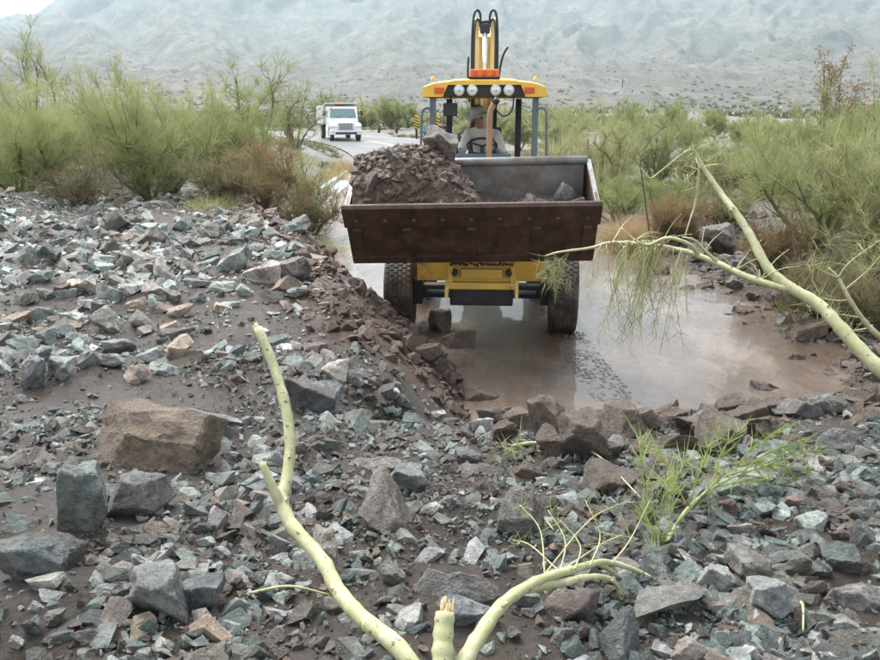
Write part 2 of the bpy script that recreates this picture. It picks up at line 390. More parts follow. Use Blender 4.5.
def road_pt(s, uu):
    if s < RC: return (RX + uu, s)
    a = (s - RC) / RR; return (RX - RR + (RR + uu) * math.cos(a), RC + (RR + uu) * math.sin(a))
def ribbon(name, u0, u1, s0, s1, dz, mat, nu=3, ds=.8, thick=0):
    ss = np.arange(s0, s1 + ds * .5, ds); us = np.linspace(u0, u1, nu); V = []
    for q in ss:
        for w in us:
            x, y = road_pt(q, w); V.append((x, y, float(road_z(q)) + dz))
    me = np_mesh(name, V, grid_faces(len(ss), nu)[:, ::-1], None, True, mat); return me
o = link('road', ribbon('road', -3.85, 3.9, -4, 118, 0, M['road'], 9)); tag(o, kind='structure')
for nm, a, b, s0, mt in (('edge_line', 3.45, 3.57, 34, 'whiteline'), ('centre_line', .06, .18, 8, 'yellowline'), ('centre_line', -.18, -.06, 8, 'yellowline')):
    r_ = link(nm, ribbon(nm, a, b, s0, 116, .005, M[mt], 2)); r_.parent = o
# concrete kerb and gutter along the left edge
ss = np.arange(15, 33, .7); prof = [(-3.62, .004), (-4.05, .03), (-4.08, .16), (-4.24, .16), (-4.26, -.2)]; V = []
for q in ss:
    for w, h in prof:
        x, y = road_pt(q, w); V.append((x, y, float(road_z(q)) + h))
o = link('kerb', np_mesh('kerb', V, grid_faces(len(ss), len(prof)), None, False, M['concrete'])); tag(o, kind='structure')
# film of muddy water lying on the cleared road
fx = np.arange(-3.9, 4.6, .05); fy = np.arange(5.2, 23, .05); X, Y = np.meshgrid(fx, fy, indexing='ij')
u, _ = road_uv(X, Y)
Z = .014 + (fbm(X * .9, Y * .5, 4, 31) - .47) * .022 + (fbm(X * 5, Y * 3, 3, 37) - .44) * .007 - .05 * sst(16, 22.5, Y + 3 * (vn(X * .8, Y * .5, 3) - .5)) + .02 * sst(3.2, 4.3, u)
for k, xr in enumerate((-.42, 1.5)):               # ruts pressed by the wheels
    e = np.abs(X - xr - .03 * (Y - 9)); Z += (.010 * np.exp(-((e - .2) / .05)**2) - .008 * (e < .16)) * (Y > 8.6) * (Y < 19)
o = link('muddy_water', np_mesh('muddy_water', np.stack([X, Y, Z], -1).reshape(-1, 3), grid_faces(len(fx), len(fy)), None, True, M['film'])); tag(o, kind='structure')
# tread print left in the mud
A, B = hit(566, 338), hit(690, 412); n = 100; mb = MB(); dv = (B - A).normalized(); sd_ = Vector((dv.y, -dv.x, 0))
for i in range(n):
    t = i / (n - 1); c = A.lerp(B, t) + sd_ * (.05 * math.sin(t * 3))
    for k in range(8):
        if rnd.random() < .15 + .55 * t**2 + .25 * (k in (0, 3, 4, 7)): continue
        q = c + sd_ * ((k - 3.5) * .052); q.z = .0115 + rnd.uniform(-.002, .002)
        mb.box(q, (.040 * rnd.uniform(.6, 1.3), .018 * rnd.uniform(.7, 1.3), .016), (0, 0, math.atan2(dv.y, dv.x) + math.pi / 2 + (.5 if k % 2 else -.5)))
tag(mb.build('tread_print', M['film']), 'zigzag tread print pressed in the wet mud right of the loader', 'tyre track', kind='stuff')

# mountain: one polar sheet
az = np.radians(np.linspace(-62, 62, 620)); rr = np.concatenate([np.linspace(230, 1100, 150), np.linspace(1100, 3700, 240)[1:]])
AZ, RD = np.meshgrid(az, rr, indexing='ij'); X = RD * np.sin(AZ); Y = RD * np.cos(AZ)
base = np.interp(RD, [230, 300, 420, 700, 1000, 1500, 2200, 2700, 3200, 3700], [-1.5, 1.5, 7, 27, 58, 128, 272, 400, 380, 300])
deg = np.degrees(AZ)
fac = np.interp(deg, [-62, -35, -29, -26.5, -24.5, -22, -18, 0, 20, 40, 62], [.5, .5, .52, .555, .67, .85, 1.0, 1.08, 1.12, 1.0, .9])
wp = fbm(X * .003, Y * .0012, 3, 49) * .22
rg = 1 - np.abs(2 * fbm((AZ + wp) * 9 + 3, RD * .0009, 5, 51) - 1) * 1.7
rg2 = 1 - np.abs(2 * fbm((AZ + wp * .5) * 34, RD * .0032 + 7, 5, 57) - 1) * 1.7
amp = sst(260, 2400, RD)
Z = base * (1 + (fac - 1) * sst(500, 2500, RD)) + amp * ((rg - .6) * 75 + (rg2 - .6) * 26) + sst(260, 700, RD) * ((fbm(X * .03, Y * .03, 4, 61) - .47) * 11 + (fbm(X * .12, Y * .12, 2, 63) - .4) * 3)
MZ = Z.copy()
o = link('mountain', np_mesh('mountain', np.stack([X, Y, Z], -1).reshape(-1, 3), grid_faces(len(az), len(rr))[:, ::-1], None, True, M['mountain'])); tag(o, kind='structure')
def mount_z(a, r):
    i = np.interp(a, az, np.arange(len(az))); j = np.interp(r, rr, np.arange(len(rr)))
    i0 = np.clip(i.astype(int), 0, len(az) - 2); j0 = np.clip(j.astype(int), 0, len(rr) - 2); fi = i - i0; fj = j - j0
    return (MZ[i0, j0] * (1 - fi) + MZ[i0 + 1, j0] * fi) * (1 - fj) + (MZ[i0, j0 + 1] * (1 - fi) + MZ[i0 + 1, j0 + 1] * fi) * fj
def scatter_mesh(name, protos, pos, scl, rot, cols, mat, smooth=False):
    """many copies of small prototype meshes joined into one mesh; protos list of (V, F3)"""
    Vs, Fs, Cs = [], [], []; off = 0; idx = nr.randint(0, len(protos), len(pos))
    for k, (pv, pf) in enumerate(protos):
        sel = np.where(idx == k)[0]
        if not len(sel): continue
        e = rot[sel]; cz, sz = np.cos(e[:, 2]), np.sin(e[:, 2]); cx, sx = np.cos(e[:, 0]), np.sin(e[:, 0]); cy, sy = np.cos(e[:, 1]), np.sin(e[:, 1])
        m = np.empty((len(sel), 3, 3))
        m[:, 0, 0] = cy * cz; m[:, 0, 1] = sx * sy * cz - cx * sz; m[:, 0, 2] = cx * sy * cz + sx * sz
        m[:, 1, 0] = cy * sz; m[:, 1, 1] = sx * sy * sz + cx * cz; m[:, 1, 2] = cx * sy * sz - sx * cz
        m[:, 2, 0] = -sy; m[:, 2, 1] = sx * cy; m[:, 2, 2] = cx * cy
        v = np.einsum('nij,nkj->nki', m, pv[None] * scl[sel][:, None, :]) + pos[sel][:, None, :]
        n, q = v.shape[:2]
        Vs.append(v.reshape(-1, 3)); Fs.append((pf[None] + (np.arange(n) * q)[:, None, None] + off).reshape(-1, 3)); off += n * q
        Cs.append(np.repeat(cols[sel], q, 0))
    return np_mesh(name, np.concatenate(Vs), np.concatenate(Fs), np.concatenate(Cs), smooth, mat)
def hull(pts):
    bm = bmesh.new()
    for p in pts: bm.verts.new(p)
    r = bmesh.ops.convex_hull(bm, input=bm.verts[:]); bmesh.ops.delete(bm, geom=[v for v in bm.verts if not v.link_faces], context='VERTS')
    bmesh.ops.triangulate(bm, faces=bm.faces[:]); return bm
def rock_points(rs, n):
    p = rs.normal(size=(n, 3)); p /= np.linalg.norm(p, axis=1, keepdims=True); p /= np.max(np.abs(p), axis=1, keepdims=True)**.55
    p *= rs.uniform(.82, 1.12, (n, 1)); p *= np.array([1, rs.uniform(.62, .95), rs.uniform(.42, .8)]); return p * .5
def shard(rs, cuts):                                   # a block split along random planes: flat faces, sharp edges
    bm = bmesh.new(); bmesh.ops.create_cube(bm, size=1)
    sk = Matrix(((1, rs.uniform(-.35, .35), rs.uniform(-.25, .25)), (0, 1, rs.uniform(-.3, .3)), (0, 0, 1))); bmesh.ops.transform(bm, matrix=sk.to_4x4(), verts=bm.verts[:])
    for _ in range(cuts):
        d = Vector(rs.normal(size=3)).normalized(); off = rs.uniform(.22, .50)
        bmesh.ops.bisect_plane(bm, geom=bm.verts[:] + bm.edges[:] + bm.faces[:], plane_co=d * off, plane_no=d, clear_outer=True)
        es = [e for e in bm.edges if e.is_boundary]
        if es: bmesh.ops.holes_fill(bm, edges=es, sides=0)
    q = Vector((1, rs.uniform(.55, .95), rs.uniform(.32, .7))); lo = Vector([min(v.co[i] for v in bm.verts) for i in range(3)]); hi = Vector([max(v.co[i] for v in bm.verts) for i in range(3)])
    for v in bm.verts: v.co = Vector([((v.co[i] - lo[i]) / (hi[i] - lo[i]) - .5) * q[i] for i in range(3)])
    bmesh.ops.remove_doubles(bm, verts=bm.verts[:], dist=.03); return bm
def tri(bm): bmesh.ops.triangulate(bm, faces=bm.faces[:]); return bm
def tri_arrays(bm):
    bm.verts.index_update(); V = np.array([v.co[:] for v in bm.verts]); Fc = np.array([[v.index for v in f.verts] for f in bm.faces]); bm.free(); return V, Fc
SMALL = [tri_arrays(tri(shard(np.random.RandomState(k), 6 + k % 6))) for k in range(30)]
TINY = [tri_arrays(hull(rock_points(np.random.RandomState(100 + k), 7))) for k in range(10)]
# far scrub on the slopes: too many and too far to count
def scrub_proto(k):
    rs = np.random.RandomState(k); n = 26; b = rs.normal(size=(n, 3)) * [.22, .22, .08]; b[:, 2] = np.abs(b[:, 2])
    d = rs.normal(size=(n, 3)) + [0, 0, .8]; return strips(b, d, rs.uniform(.35, .6, n), rs.uniform(.10, .2, n), None, k)
SCR = [scrub_proto(k) for k in range(6)]
def weed_proto(k):
    rs = np.random.RandomState(k); n = 70; b = rs.normal(size=(n, 3)) * [.2, .2, .0]; d = rs.normal(size=(n, 3)) * [.6, .6, .3] + [0, 0, 1.0]; return strips(b, d, rs.uniform(.3, .8, n), rs.uniform(.02, .05, n), None, k)
WEED = [weed_proto(40 + k) for k in range(5)]
n = 5200; a = np.radians(nr.uniform(-36, 36, n)); r = 95 * (1250 / 95)**nr.uniform(0, 1, n)
x, y = r * np.sin(a), r * np.cos(a); keep = (fbm(x * .02, y * .02, 3, 71) > .40); x, y, a, r = x[keep], y[keep], a[keep], r[keep]
z = np.maximum(ground_z(x, y), np.where(r > 232, mount_z(a, r), -9)) - .05; n = len(x)
sc = nr.uniform(1.0, 2.6, (n, 1)) * np.array([[1.25, 1.25, .95]]); rot = np.zeros((n, 3)); rot[:, 2] = nr.uniform(0, 6.3, n)
M['scrub'] = None
def scrub_material():
    m, t, b = nodes('scrub'); setc(t, b, attr_node(t, 'col')); b.inputs['Roughness'].default_value = .8; return m
M['scrub'] = scrub_material()
tone = nr.uniform(0, 1, (n, 1)); col = np.array([[.12, .135, .055]]) * (1 - tone) + np.array([[.20, .20, .105]]) * tone
tag(link('hillside_scrub', scatter_mesh('hillside_scrub', SCR, np.stack([x, y, z], 1), sc, rot, col, M['scrub'])), 'sparse olive scrub dotting the desert slopes below the mountain', 'scrub', kind='stuff')
# low grass and weeds on the flat beyond the road
n = 4200; y = 17 * (110 / 17)**nr.uniform(0, 1, n); x = nr.uniform(-.62, .62, n) * y; u, s_ = road_uv(x, y); k = (np.abs(u) > 4.6) & (fbm(x * .25, y * .25, 3, 77) > .42); x, y = x[k], y[k]; n = len(x)
sc = nr.uniform(.2, .55, (n, 1)) * (1 + y[:, None] / 120) * np.array([[1.2, 1.2, .8]]); rot = np.zeros((n, 3)); rot[:, 2] = nr.uniform(0, 6.3, n); tone = nr.uniform(0, 1, (n, 1)); dry = nr.uniform(0, 1, (n, 1)) < .22
col = np.where(dry, np.array([[.30, .22, .12]]), np.array([[.15, .165, .07]]) * (1 - tone) + np.array([[.25, .25, .125]]) * tone)
tag(link('desert_weeds', scatter_mesh('desert_weeds', WEED, np.stack([x, y, ground_z(x, y) - .03], 1), sc, rot, col, M['scrub'])), 'low green and straw weeds covering the flat beyond the road', 'weeds', kind='stuff')
# pale rock outcrops on the slopes
n = 2600; a = np.radians(nr.uniform(-36, 36, n)); r = 110 * (1500 / 110)**nr.uniform(0, 1, n); x, y = r * np.sin(a), r * np.cos(a)
keep = fbm(x * .015 + 9, y * .03, 3, 75) > .5; x, y, a, r = x[keep], y[keep], a[keep], r[keep]; n = len(x)
z = np.maximum(ground_z(x, y), np.where(r > 232, mount_z(a, r), -9)); sc = (nr.uniform(.5, 2.0, (n, 1)) * nr.uniform(.7, 1.3, (n, 3))) * (r[:, None] / 500)**.4
t_ = nr.uniform(0, 1, (n, 1)); col = np.array([[.20, .16, .135]]) * (1 - t_) + np.array([[.36, .31, .275]]) * t_
tag(link('slope_boulders', scatter_mesh('slope_boulders', SMALL, np.stack([x, y, z], 1), sc, nr.uniform(-.5, .5, (n, 3)) * [1, 1, 6], col, M['scrub'])), 'pale boulders strewn over the far desert slopes', 'boulders', kind='stuff')
# the hazy air
hz = MB().box((0, 1800, 345), (8400, 4600, 702)).build('haze', bpy.data.materials.new('hazy_air')); tag(hz, 'pale blue rain haze in front of the mountain', 'haze', kind='stuff')
hm = hz.data.materials[0]; hm.use_nodes = True; t = hm.node_tree
t.nodes.remove(t.nodes['Principled BSDF']); pv = t.nodes.new('ShaderNodeVolumePrincipled')
pv.inputs['Color'].default_value = (.62, .84, .94, 1); pv.inputs['Density'].default_value = .00021; pv.inputs['Anisotropy'].default_value = .2
t.links.new(pv.outputs[0], t.nodes['Material Output'].inputs['Volume'])
#@@ROCKS
# ------------------------------------------------------------------ rocks
GREY = [(.135, .162, .146), (.205, .236, .212), (.096, .116, .106), (.290, .315, .282), (.160, .148, .126)]
BLUE = [(.082, .104, .098), (.125, .155, .144), (.056, .070, .066), (.205, .238, .220)]
BROWN = [(.095, .066, .049), (.120, .086, .065), (.072, .050, .038), (.150, .112, .087)]
TAN = [(.30, .225, .165), (.26, .20, .155)]
PALE = [(.30, .305, .29), (.36, .355, .33), (.33, .29, .255)]
def colour_word(c):
    r, g, b = c; l = (r + g + b) / 3
    if l > .27: return 'pale'
    if r > b * 1.28: return 'tan' if l > .17 else 'brown'
    if b >= g * .98: return 'blue-grey' if l > .125 else 'dark grey'
    return 'grey-green' if g > r * 1.04 else 'grey'
def big_rock(seed, n=15, cuts=3, rough=.05, bev=.018):
    rs = np.random.RandomState(seed); bm = shard(rs, n)
    bmesh.ops.dissolve_limit(bm, angle_limit=R(14), verts=bm.verts[:], edges=bm.edges[:])
    bmesh.ops.bevel(bm, geom=bm.edges[:], offset=bev, segments=1, affect='EDGES', profile=.6, clamp_overlap=True)
    bmesh.ops.triangulate(bm, faces=bm.faces[:])
    for _ in range(cuts):
        es = [e for e in bm.edges if e.calc_length() > .075]
        if es: bmesh.ops.subdivide_edges(bm, edges=es, cuts=1); bmesh.ops.triangulate(bm, faces=[f for f in bm.faces if len(f.verts) > 3])
    o = rs.uniform(0, 50)
    co = np.array([v.co[:] for v in bm.verts])
    d = fbm(co[:, 0] * 3.6 + o + co[:, 2] * 1.9, co[:, 1] * 3.6 + co[:, 2] * 3.1, 6, seed % 97) - .47
    d2 = np.floor(fbm(co[:, 0] * 1.7 + co[:, 2] * 2.6 - o, co[:, 1] * 2.1, 3, seed % 91) * 7) / 7 - .47
    for v, a, b in zip(bm.verts, d, d2): v.co += v.co.normalized() * (a * rough * 3.4 + b * rough * 2.0)
    me = bpy.data.meshes.new('rock'); bm.normal_update()
    for f in bm.faces: f.smooth = False
    bm.to_mesh(me); bm.free(); me.materials.append(M['rock'])
    return me
ROCKM = [big_rock(200 + k, rnd.choice([8, 10, 13]), 4, .05) for k in range(34)]
HALF = [(max(abs(v.co.z) for v in m.vertices)) for m in ROCKM]
taken = []; world = []
def put_rock(px, py, wpx, hpx, col, name='rock', mesh=None, tilt=.35, sink=.38, seed=None, thick=None):
    rs = random.Random(seed if seed is not None else int(px * 31 + py * 17))
    g = hit(px, py + hpx * .38); dep = proj(g.x, g.y, g.z)[2]
    w = wpx * dep / F; h = hpx * dep / F
    k = min(rs.sample(range(len(ROCKM)), 7), key=lambda q: abs(math.log(me_dims[q][0] / me_dims[q][2] * h / w))) if mesh is None else mesh; me = ROCKM[k]
    o = link(name, me); dx = me_dims[k]
    sy = min(w, h) * rs.uniform(.85, 1.25) if thick is None else thick
    o.scale = (w / dx[0], sy / dx[1], h / dx[2] * 1.0)
    o.rotation_euler = (rs.uniform(-tilt, tilt) * .7, rs.uniform(-tilt, tilt), rs.choice([0, math.pi]) + rs.uniform(-.45, .45))
    o.location = (g.x, g.y + sy * .25, gz(g.x, g.y + sy * .25) + h * (.5 - sink) * .9)
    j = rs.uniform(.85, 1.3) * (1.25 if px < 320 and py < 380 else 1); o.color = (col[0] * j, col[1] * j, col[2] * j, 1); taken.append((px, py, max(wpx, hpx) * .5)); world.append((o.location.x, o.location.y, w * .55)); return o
me_dims = []
for m in ROCKM:
    co = np.array([v.co[:] for v in m.vertices]); me_dims.append(co.max(0) - co.min(0))
# --- boulders one can single out: px, py, width, height (photo pixels), colour, short phrase, label
L = [
 (150, 438, 136, 76, (.165, .118, .080), 'the big tan boulder', 'big tan-brown boulder with rough rusty top, largest rock on the left'),
 (78, 502, 54, 80, (.20, .225, .21), 'the upright grey-green slab', 'tall grey-green slab standing on end left of the split dark boulder'),
 (138, 499, 64, 46, (.15, .145, .14), 'the mottled dark boulder', 'mottled dark grey boulder with brown stains just below the big tan boulder'),
 (34, 560, 84, 50, (.125, .145, .14), 'the dark slab at the left edge', 'long dark green-grey slab at the left edge of the picture'),
 (157, 598, 62, 58, (.20, .205, .195), 'the blocky grey boulder', 'blocky grey boulder with a flat top in the left foreground'),
 (202, 596, 46, 34, (.13, .14, .14), 'the low dark wedge', 'low dark wedge of rock touching the blocky grey boulder'),
 (312, 392, 62, 50, (.155, .175, .185), 'the round blue-grey boulder', 'rounded blue-grey boulder below the mud bank beside the tall broken limb'),
 (335, 372, 28, 22, (.45, .40, .33), 'the cream stone', 'cream coloured stone leaning on the rounded blue-grey boulder'),
 (262, 272, 38, 26, (.44, .38, .34), 'the pale pink boulder', 'pale pinkish boulder at the edge of the left rock pile'),
 (291, 268, 36, 30, (.16, .14, .13), 'the dark boulder by the pink one', 'dark brown-grey boulder touching the pale pinkish boulder on its right'),
 (628, 425, 62, 50, (.135, .096, .074), 'the big brown boulder', 'big muddy brown boulder at the lip of the debris beside the water'),
 (547, 416, 34, 52, (.125, .090, .069), 'the upright brown block', 'upright muddy brown block at the water edge left of the big brown boulder'),
 (588, 440, 50, 58, (.120, .085, .065), 'the muddy brown face', 'muddy brown boulder wedged between upright block and big brown boulder'),
 (610, 482, 52, 38, (.13, .095, .075), 'the sunken brown boulder', 'sunken brown boulder at the foot of the muddy brown face'),
 (725, 432, 50, 60, (.125, .090, .070), 'the tall brown boulder', 'tall brown boulder behind the leafy green twigs'),
 (690, 424, 36, 30, (.12, .09, .07), 'the brown rock at the waterline', 'squat brown rock at the waterline left of the tall brown boulder'),
 (768, 391, 34, 16, (.065, .05, .042), 'the dark wet rock', 'small dark wet rock sticking up at the near edge of the water'),
 (840, 442, 54, 28, (.21, .205, .195), 'the flat grey slab on the right', 'flat grey slab tipped towards the camera near the right edge'),
 (800, 410, 50, 24, (.15, .15, .15), 'the long grey rock', 'long grey rock by the water under the leaning trunk'),
 (383, 506, 56, 62, (.21, .185, .165), 'the split grey-brown wedge', 'grey-brown wedge of split rock in the mud left of centre'),
 (405, 480, 44, 34, (.185, .195, .19), 'the grey twin rock', 'grey angular rock behind the split grey-brown wedge'),
 (522, 512, 46, 62, (.16, .145, .13), 'the mud-caked slab', 'mud-caked slab half buried right of centre below the small leafy branch'),
 (452, 586, 96, 34, (.235, .245, .235), 'the broad pale slab', 'broad pale grey slab lying flat behind the splintered stub'),
 (470, 612, 70, 34, (.20, .21, .21), 'the slab behind the stub', 'smooth grey slab just behind and right of the splintered stub'),
 (325, 560, 32, 56, (.24, .205, .175), 'the leaning tan slab', 'narrow tan slab leaning beside the tall broken limb'),
 (622, 640, 46, 50, (.115, .125, .13), 'the dark foreground block', 'dark grey block at the bottom edge right of the curved limb'),
 (572, 605, 58, 34, (.13, .105, .09), 'the brown block under the limb', 'dark brown block lying under the curved pale limb'),
 (668, 602, 92, 34, (.19, .185, .165), 'the long olive slab', 'long olive-grey slab stretching right of the curved limb'),
 (772, 602, 48, 42, (.26, .265, .255), 'the pale speckled block', 'pale speckled block in the right foreground'),
 (716, 580, 34, 28, (.30, .305, .29), 'the pale cube', 'small pale cubical rock between leafy twigs and pale speckled block'),
 (752, 572, 44, 36, (.21, .195, .17), 'the brownish wedge', 'brown-grey pointed wedge just behind the pale speckled block'),
 (862, 598, 64, 30, (.26, .25, .235), 'the pale slab at the right edge', 'long pale slab sliding down at the right edge of the picture'),
 (206, 420, 72, 26, (.19, .205, .21), 'the flat blue slab', 'flat blue-grey slab lying right behind the big tan boulder'),
 (30, 374, 22, 38, (.165, .18, .185), 'the narrow standing rock', 'narrow grey rock standing at the left border of the sandy gully'),
 (58, 370, 30, 24, (.24, .26, .24), 'the pale green slab', 'pale greenish slab right of the narrow standing rock by the gully'),
 (112, 362, 38, 18, (.20, .215, .21), 'the low slab above the gully', 'low grey slab at the foot of the left rock pile above the gully'),
 (118, 347, 36, 16, (.21, .225, .225), 'the blue slab above the gully', 'bluish slab lying on the low grey slab above the gully'),
 (150, 357, 26, 20, (.23, .245, .235), 'the grey triangle', 'grey triangular rock at the right end of the slabs above the gully'),
 (154, 305, 14, 18, (.33, .36, .35), 'the small pale triangle', 'small pale triangular stone standing in the brown mud of the left pile'),
 (440, 325, 28, 32, (.155, .115, .09), 'the brown rock by the wheel', 'upright brown rock in front of the loader between its wheels'),
 (458, 343, 36, 28, (.135, .098, .076), 'the low brown rock by the wheel', 'low brown rock at the foot of the mud bank in front of the loader'),
 (426, 352, 30, 22, (.12, .086, .066), 'the muddy rock on the bank', 'mud-coated rock on the bank left of the brown rocks before the loader'),
 (374, 464, 66, 14, (.37, .31, .275), 'the pink shard', 'long thin pale pink shard lying in the mud'),
 (468, 458, 30, 20, (.19, .20, .195), 'the grey rock in the middle', 'grey rock in the middle of the mud right of the pale pink shard'),
 (505, 415, 60, 22, (.145, .105, .08), 'the flat brown slab', 'flat brown slab at the water edge left of the upright brown block'),
 (480, 425, 26, 16, (.40, .40, .38), 'the whitish stone', 'whitish stone at the edge of the debris above the water'),
 (735, 262, 40, 24, (.23, .235, .225), 'the grey boulder on the right bank', 'grey boulder on the right bank behind the leaning trunk'),
 (722, 240, 42, 34, (.135, .105, .085), 'the brown boulder on the right bank', 'dark brown boulder on the right bank under the side branch'),
 (795, 292, 52, 40, (.125, .115, .105), 'the dark boulder under the bush', 'dark boulder under the large right bush behind the leaning trunk'),
 (700, 250, 30, 24, (.15, .125, .105), 'the small bank boulder', 'small brown boulder at the road edge left of the bank boulders'),
 (810, 330, 34, 22, (.17, .125, .095), 'the reddish bank rock', 'reddish brown rock right below the leaning trunk on the muddy shore'),
 (662, 345, 0, 0, None, '', ''),
]
LAND = []
for i, (px, py, w, h, c, ph, lab) in enumerate(L):
    if not c: continue
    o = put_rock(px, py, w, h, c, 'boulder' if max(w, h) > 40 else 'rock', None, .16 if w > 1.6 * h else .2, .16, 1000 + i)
    tag(o, lab, 'boulder' if max(w, h) > 40 else 'rock'); LAND.append((ph, px, py, max(w, h) / 2))
LAND += [('the splintered stub', 443, 620, 12), ('the leafy twigs', 700, 500, 45), ('the small leafy branch', 535, 452, 30), ('the left front wheel', 400, 300, 20), ('the orange brush', 270, 180, 30),
         ('the left bush', 150, 190, 50), ('the leaning trunk', 830, 320, 20)]
# --- further single rocks, by zone of the photo: x0, y0, x1, y1, count, size range in pixels, palettes
# wall of muddy brown rocks along the near edge of the water
EDGE = []
for row in range(2):
    for q in range(19):
        px = 478 + q * 17 + rnd.uniform(-6, 6) + row * 8; py = np.interp(px, [470, 540, 640, 760, 800], [402, 412, 424, 404, 398]) + row * 24 + rnd.uniform(-6, 8); sz = rnd.uniform(24, 42)
        if any(abs(px - a) < 14 and abs(py - b) < 14 for a, b, _ in taken): continue
        c = rnd.choice(BROWN); o = put_rock(px, py, sz * rnd.uniform(.8, 1.25), sz * rnd.uniform(.65, 1.0), c, 'rock', None, .4, .2); EDGE.append((o, px, py, sz, sz * .8, 'muddy brown'))
NB = len(world)
ZONES = [((0, 222, 300, 300), 64, (17, 32), (GREY, GREY, BLUE, PALE)), ((0, 300, 190, 375), 30, (18, 36), (GREY, GREY, BLUE, TAN)),
         ((560, 490, 880, 660), 66, (18, 36), (BLUE, GREY, GREY, PALE, BROWN)), ((690, 440, 880, 500), 20, (18, 32), (BLUE, GREY, BROWN)),
         ((0, 520, 320, 660), 40, (15, 27), (GREY, BLUE, GREY, PALE)), ((170, 440, 300, 530), 14, (14, 26), (GREY, PALE, BLUE)),
         ((300, 400, 540, 560), 26, (12, 22), (GREY, BLUE, BROWN, PALE)), ((250, 570, 560, 660), 14, (15, 27), (BLUE, GREY)),
         ((520, 405, 880, 470), 12, (20, 36), (BROWN, BROWN, BLUE)), ((660, 230, 860, 370), 22, (13, 24), (BROWN, BROWN, GREY)), ((380, 330, 480, 400), 8, (13, 22), (BROWN,))]
items = list(EDGE)
for (x0, y0, x1, y1), cnt, (s0, s1), pals in ZONES:
    k = tries = 0
    while k < cnt and tries < cnt * 40:
        tries += 1; px, py = rnd.uniform(x0, x1), rnd.uniform(y0, y1); sz = rnd.uniform(s0, s1)
        if any((px - a)**2 + ((py - b) * 1.3)**2 < (r * .9 + sz * .42)**2 for a, b, r in taken): continue
        g = hit(px, py)
        if g.y > 22 or (g.z < .05 and g.x < 3.6): continue
        w = sz * rnd.uniform(.9, 1.3); h = sz * rnd.uniform(.5, .85); c = rnd.choice(rnd.choice(pals))
        o = put_rock(px, py, w, h, c, 'rock', None, .75, .30); k += 1
        items.append((o, px, py, w, h, colour_word(c)))
lab = {}
for o, px, py, w, h, cw in items:
    ph, lx, ly, lr = min(LAND, key=lambda q: (q[1] - px)**2 + ((q[2] - py) * 1.3)**2 - q[3]**2)
    dx, dy = px - lx, (py - ly) * 1.3
    d = ('right of' if dx > 0 else 'left of') if abs(dx) > abs(dy) else ('in front of' if dy > 0 else 'behind')
    shp = 'flat' if w > 1.75 * h else ('blocky' if w < 1.35 * h else 'angular')
    lab.setdefault(f'{cw} {shp} rock {d} {ph}', []).append((math.hypot(dx, dy), o))
ORD = ['nearest', 'second', 'third', 'fourth', 'fifth', 'sixth', 'seventh', 'eighth', 'ninth', 'tenth']
for k, q in lab.items():
    q.sort(key=lambda e: e[0])
    for i, (_, o) in enumerate(q):
        tag(o, k if len(q) == 1 else f'{k}, {ORD[min(i, 9)]}' + (' nearest' if i and len(k.split()) < 14 else ''), 'rock', 'single rocks of the debris flow')
# --- the rest of the rubble: thousands, one object each kind
def zone_colour(px, py, x, y, n):
    out = np.empty((n, 3)); allp = {'g': np.array(GREY), 'b': np.array(BLUE), 'n': np.array(BROWN), 'p': np.array(PALE), 't': np.array(TAN)}
    r = nr.uniform(0, 1, n); pick = np.full(n, 'g')
    right = px > 560
    pick = np.where(right, np.where(r < .55, 'b', np.where(r < .85, 'g', np.where(r < .96, 'n', 'p'))), np.where(r < .55, 'g', np.where(r < .75, 'b', np.where(r < .88, 'n', np.where(r < .96, 'p', 't')))))
    xf = np.interp(y, FOOT[0], FOOT[1]); cutb = (np.abs(x - xf + .55) < .95) & (y > 5.6) & (y < 17)
    edge = (y > 4.75) & (x > .1) & (y < 6.6); bank = (x > 3.4) & (y > 6.2)
    pick = np.where((cutb | edge | bank) & (nr.uniform(0, 1, n) < .86), 'n', pick)
    for k, pal in allp.items():
        s = pick == k; out[s] = pal[nr.randint(0, len(pal), s.sum())]
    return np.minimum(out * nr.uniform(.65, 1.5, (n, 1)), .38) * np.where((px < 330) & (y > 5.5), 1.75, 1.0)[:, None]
def vproj(x, y, z):
    dz = z - CAMH; dep = y * math.cos(PITCH) - dz * math.sin(PITCH); up = y * math.sin(PITCH) + dz * math.cos(PITCH)
    return 440 + F * x / dep, 330 - F * up / dep
def density(x, y, px, py, big):
    u, _ = road_uv(x, y); d = np.full(len(x), .35)
    d = np.where((px < 330) & (py < 375) & (y > 5), 1.0, d)                     # left pile
    d = np.where((py > 372) & (py < 428) & (px < 320), .10 if big else .6, d)                 # sandy gully
    d = np.where((py > 428) & (px < 300), .42, d)
    d = np.where((px > 300) & (px < 560) & (py > 420), .10 if big else .4, d)
    d = np.where((px > 560) & (py > 440), .72, d)
    xf = np.interp(y, FOOT[0], FOOT[1]); cutb = (np.abs(x - xf + .55) < .8) & (y > 5.6) & (y < 17); d = np.where(cutb, .10 if big else .3, d)
    d = np.where((x > 3.4) & (y > 6.3), np.where(y < 20, 1.0, .3), d)
    d = np.where((x < -3) & (y > 14), .25, d)
    return d
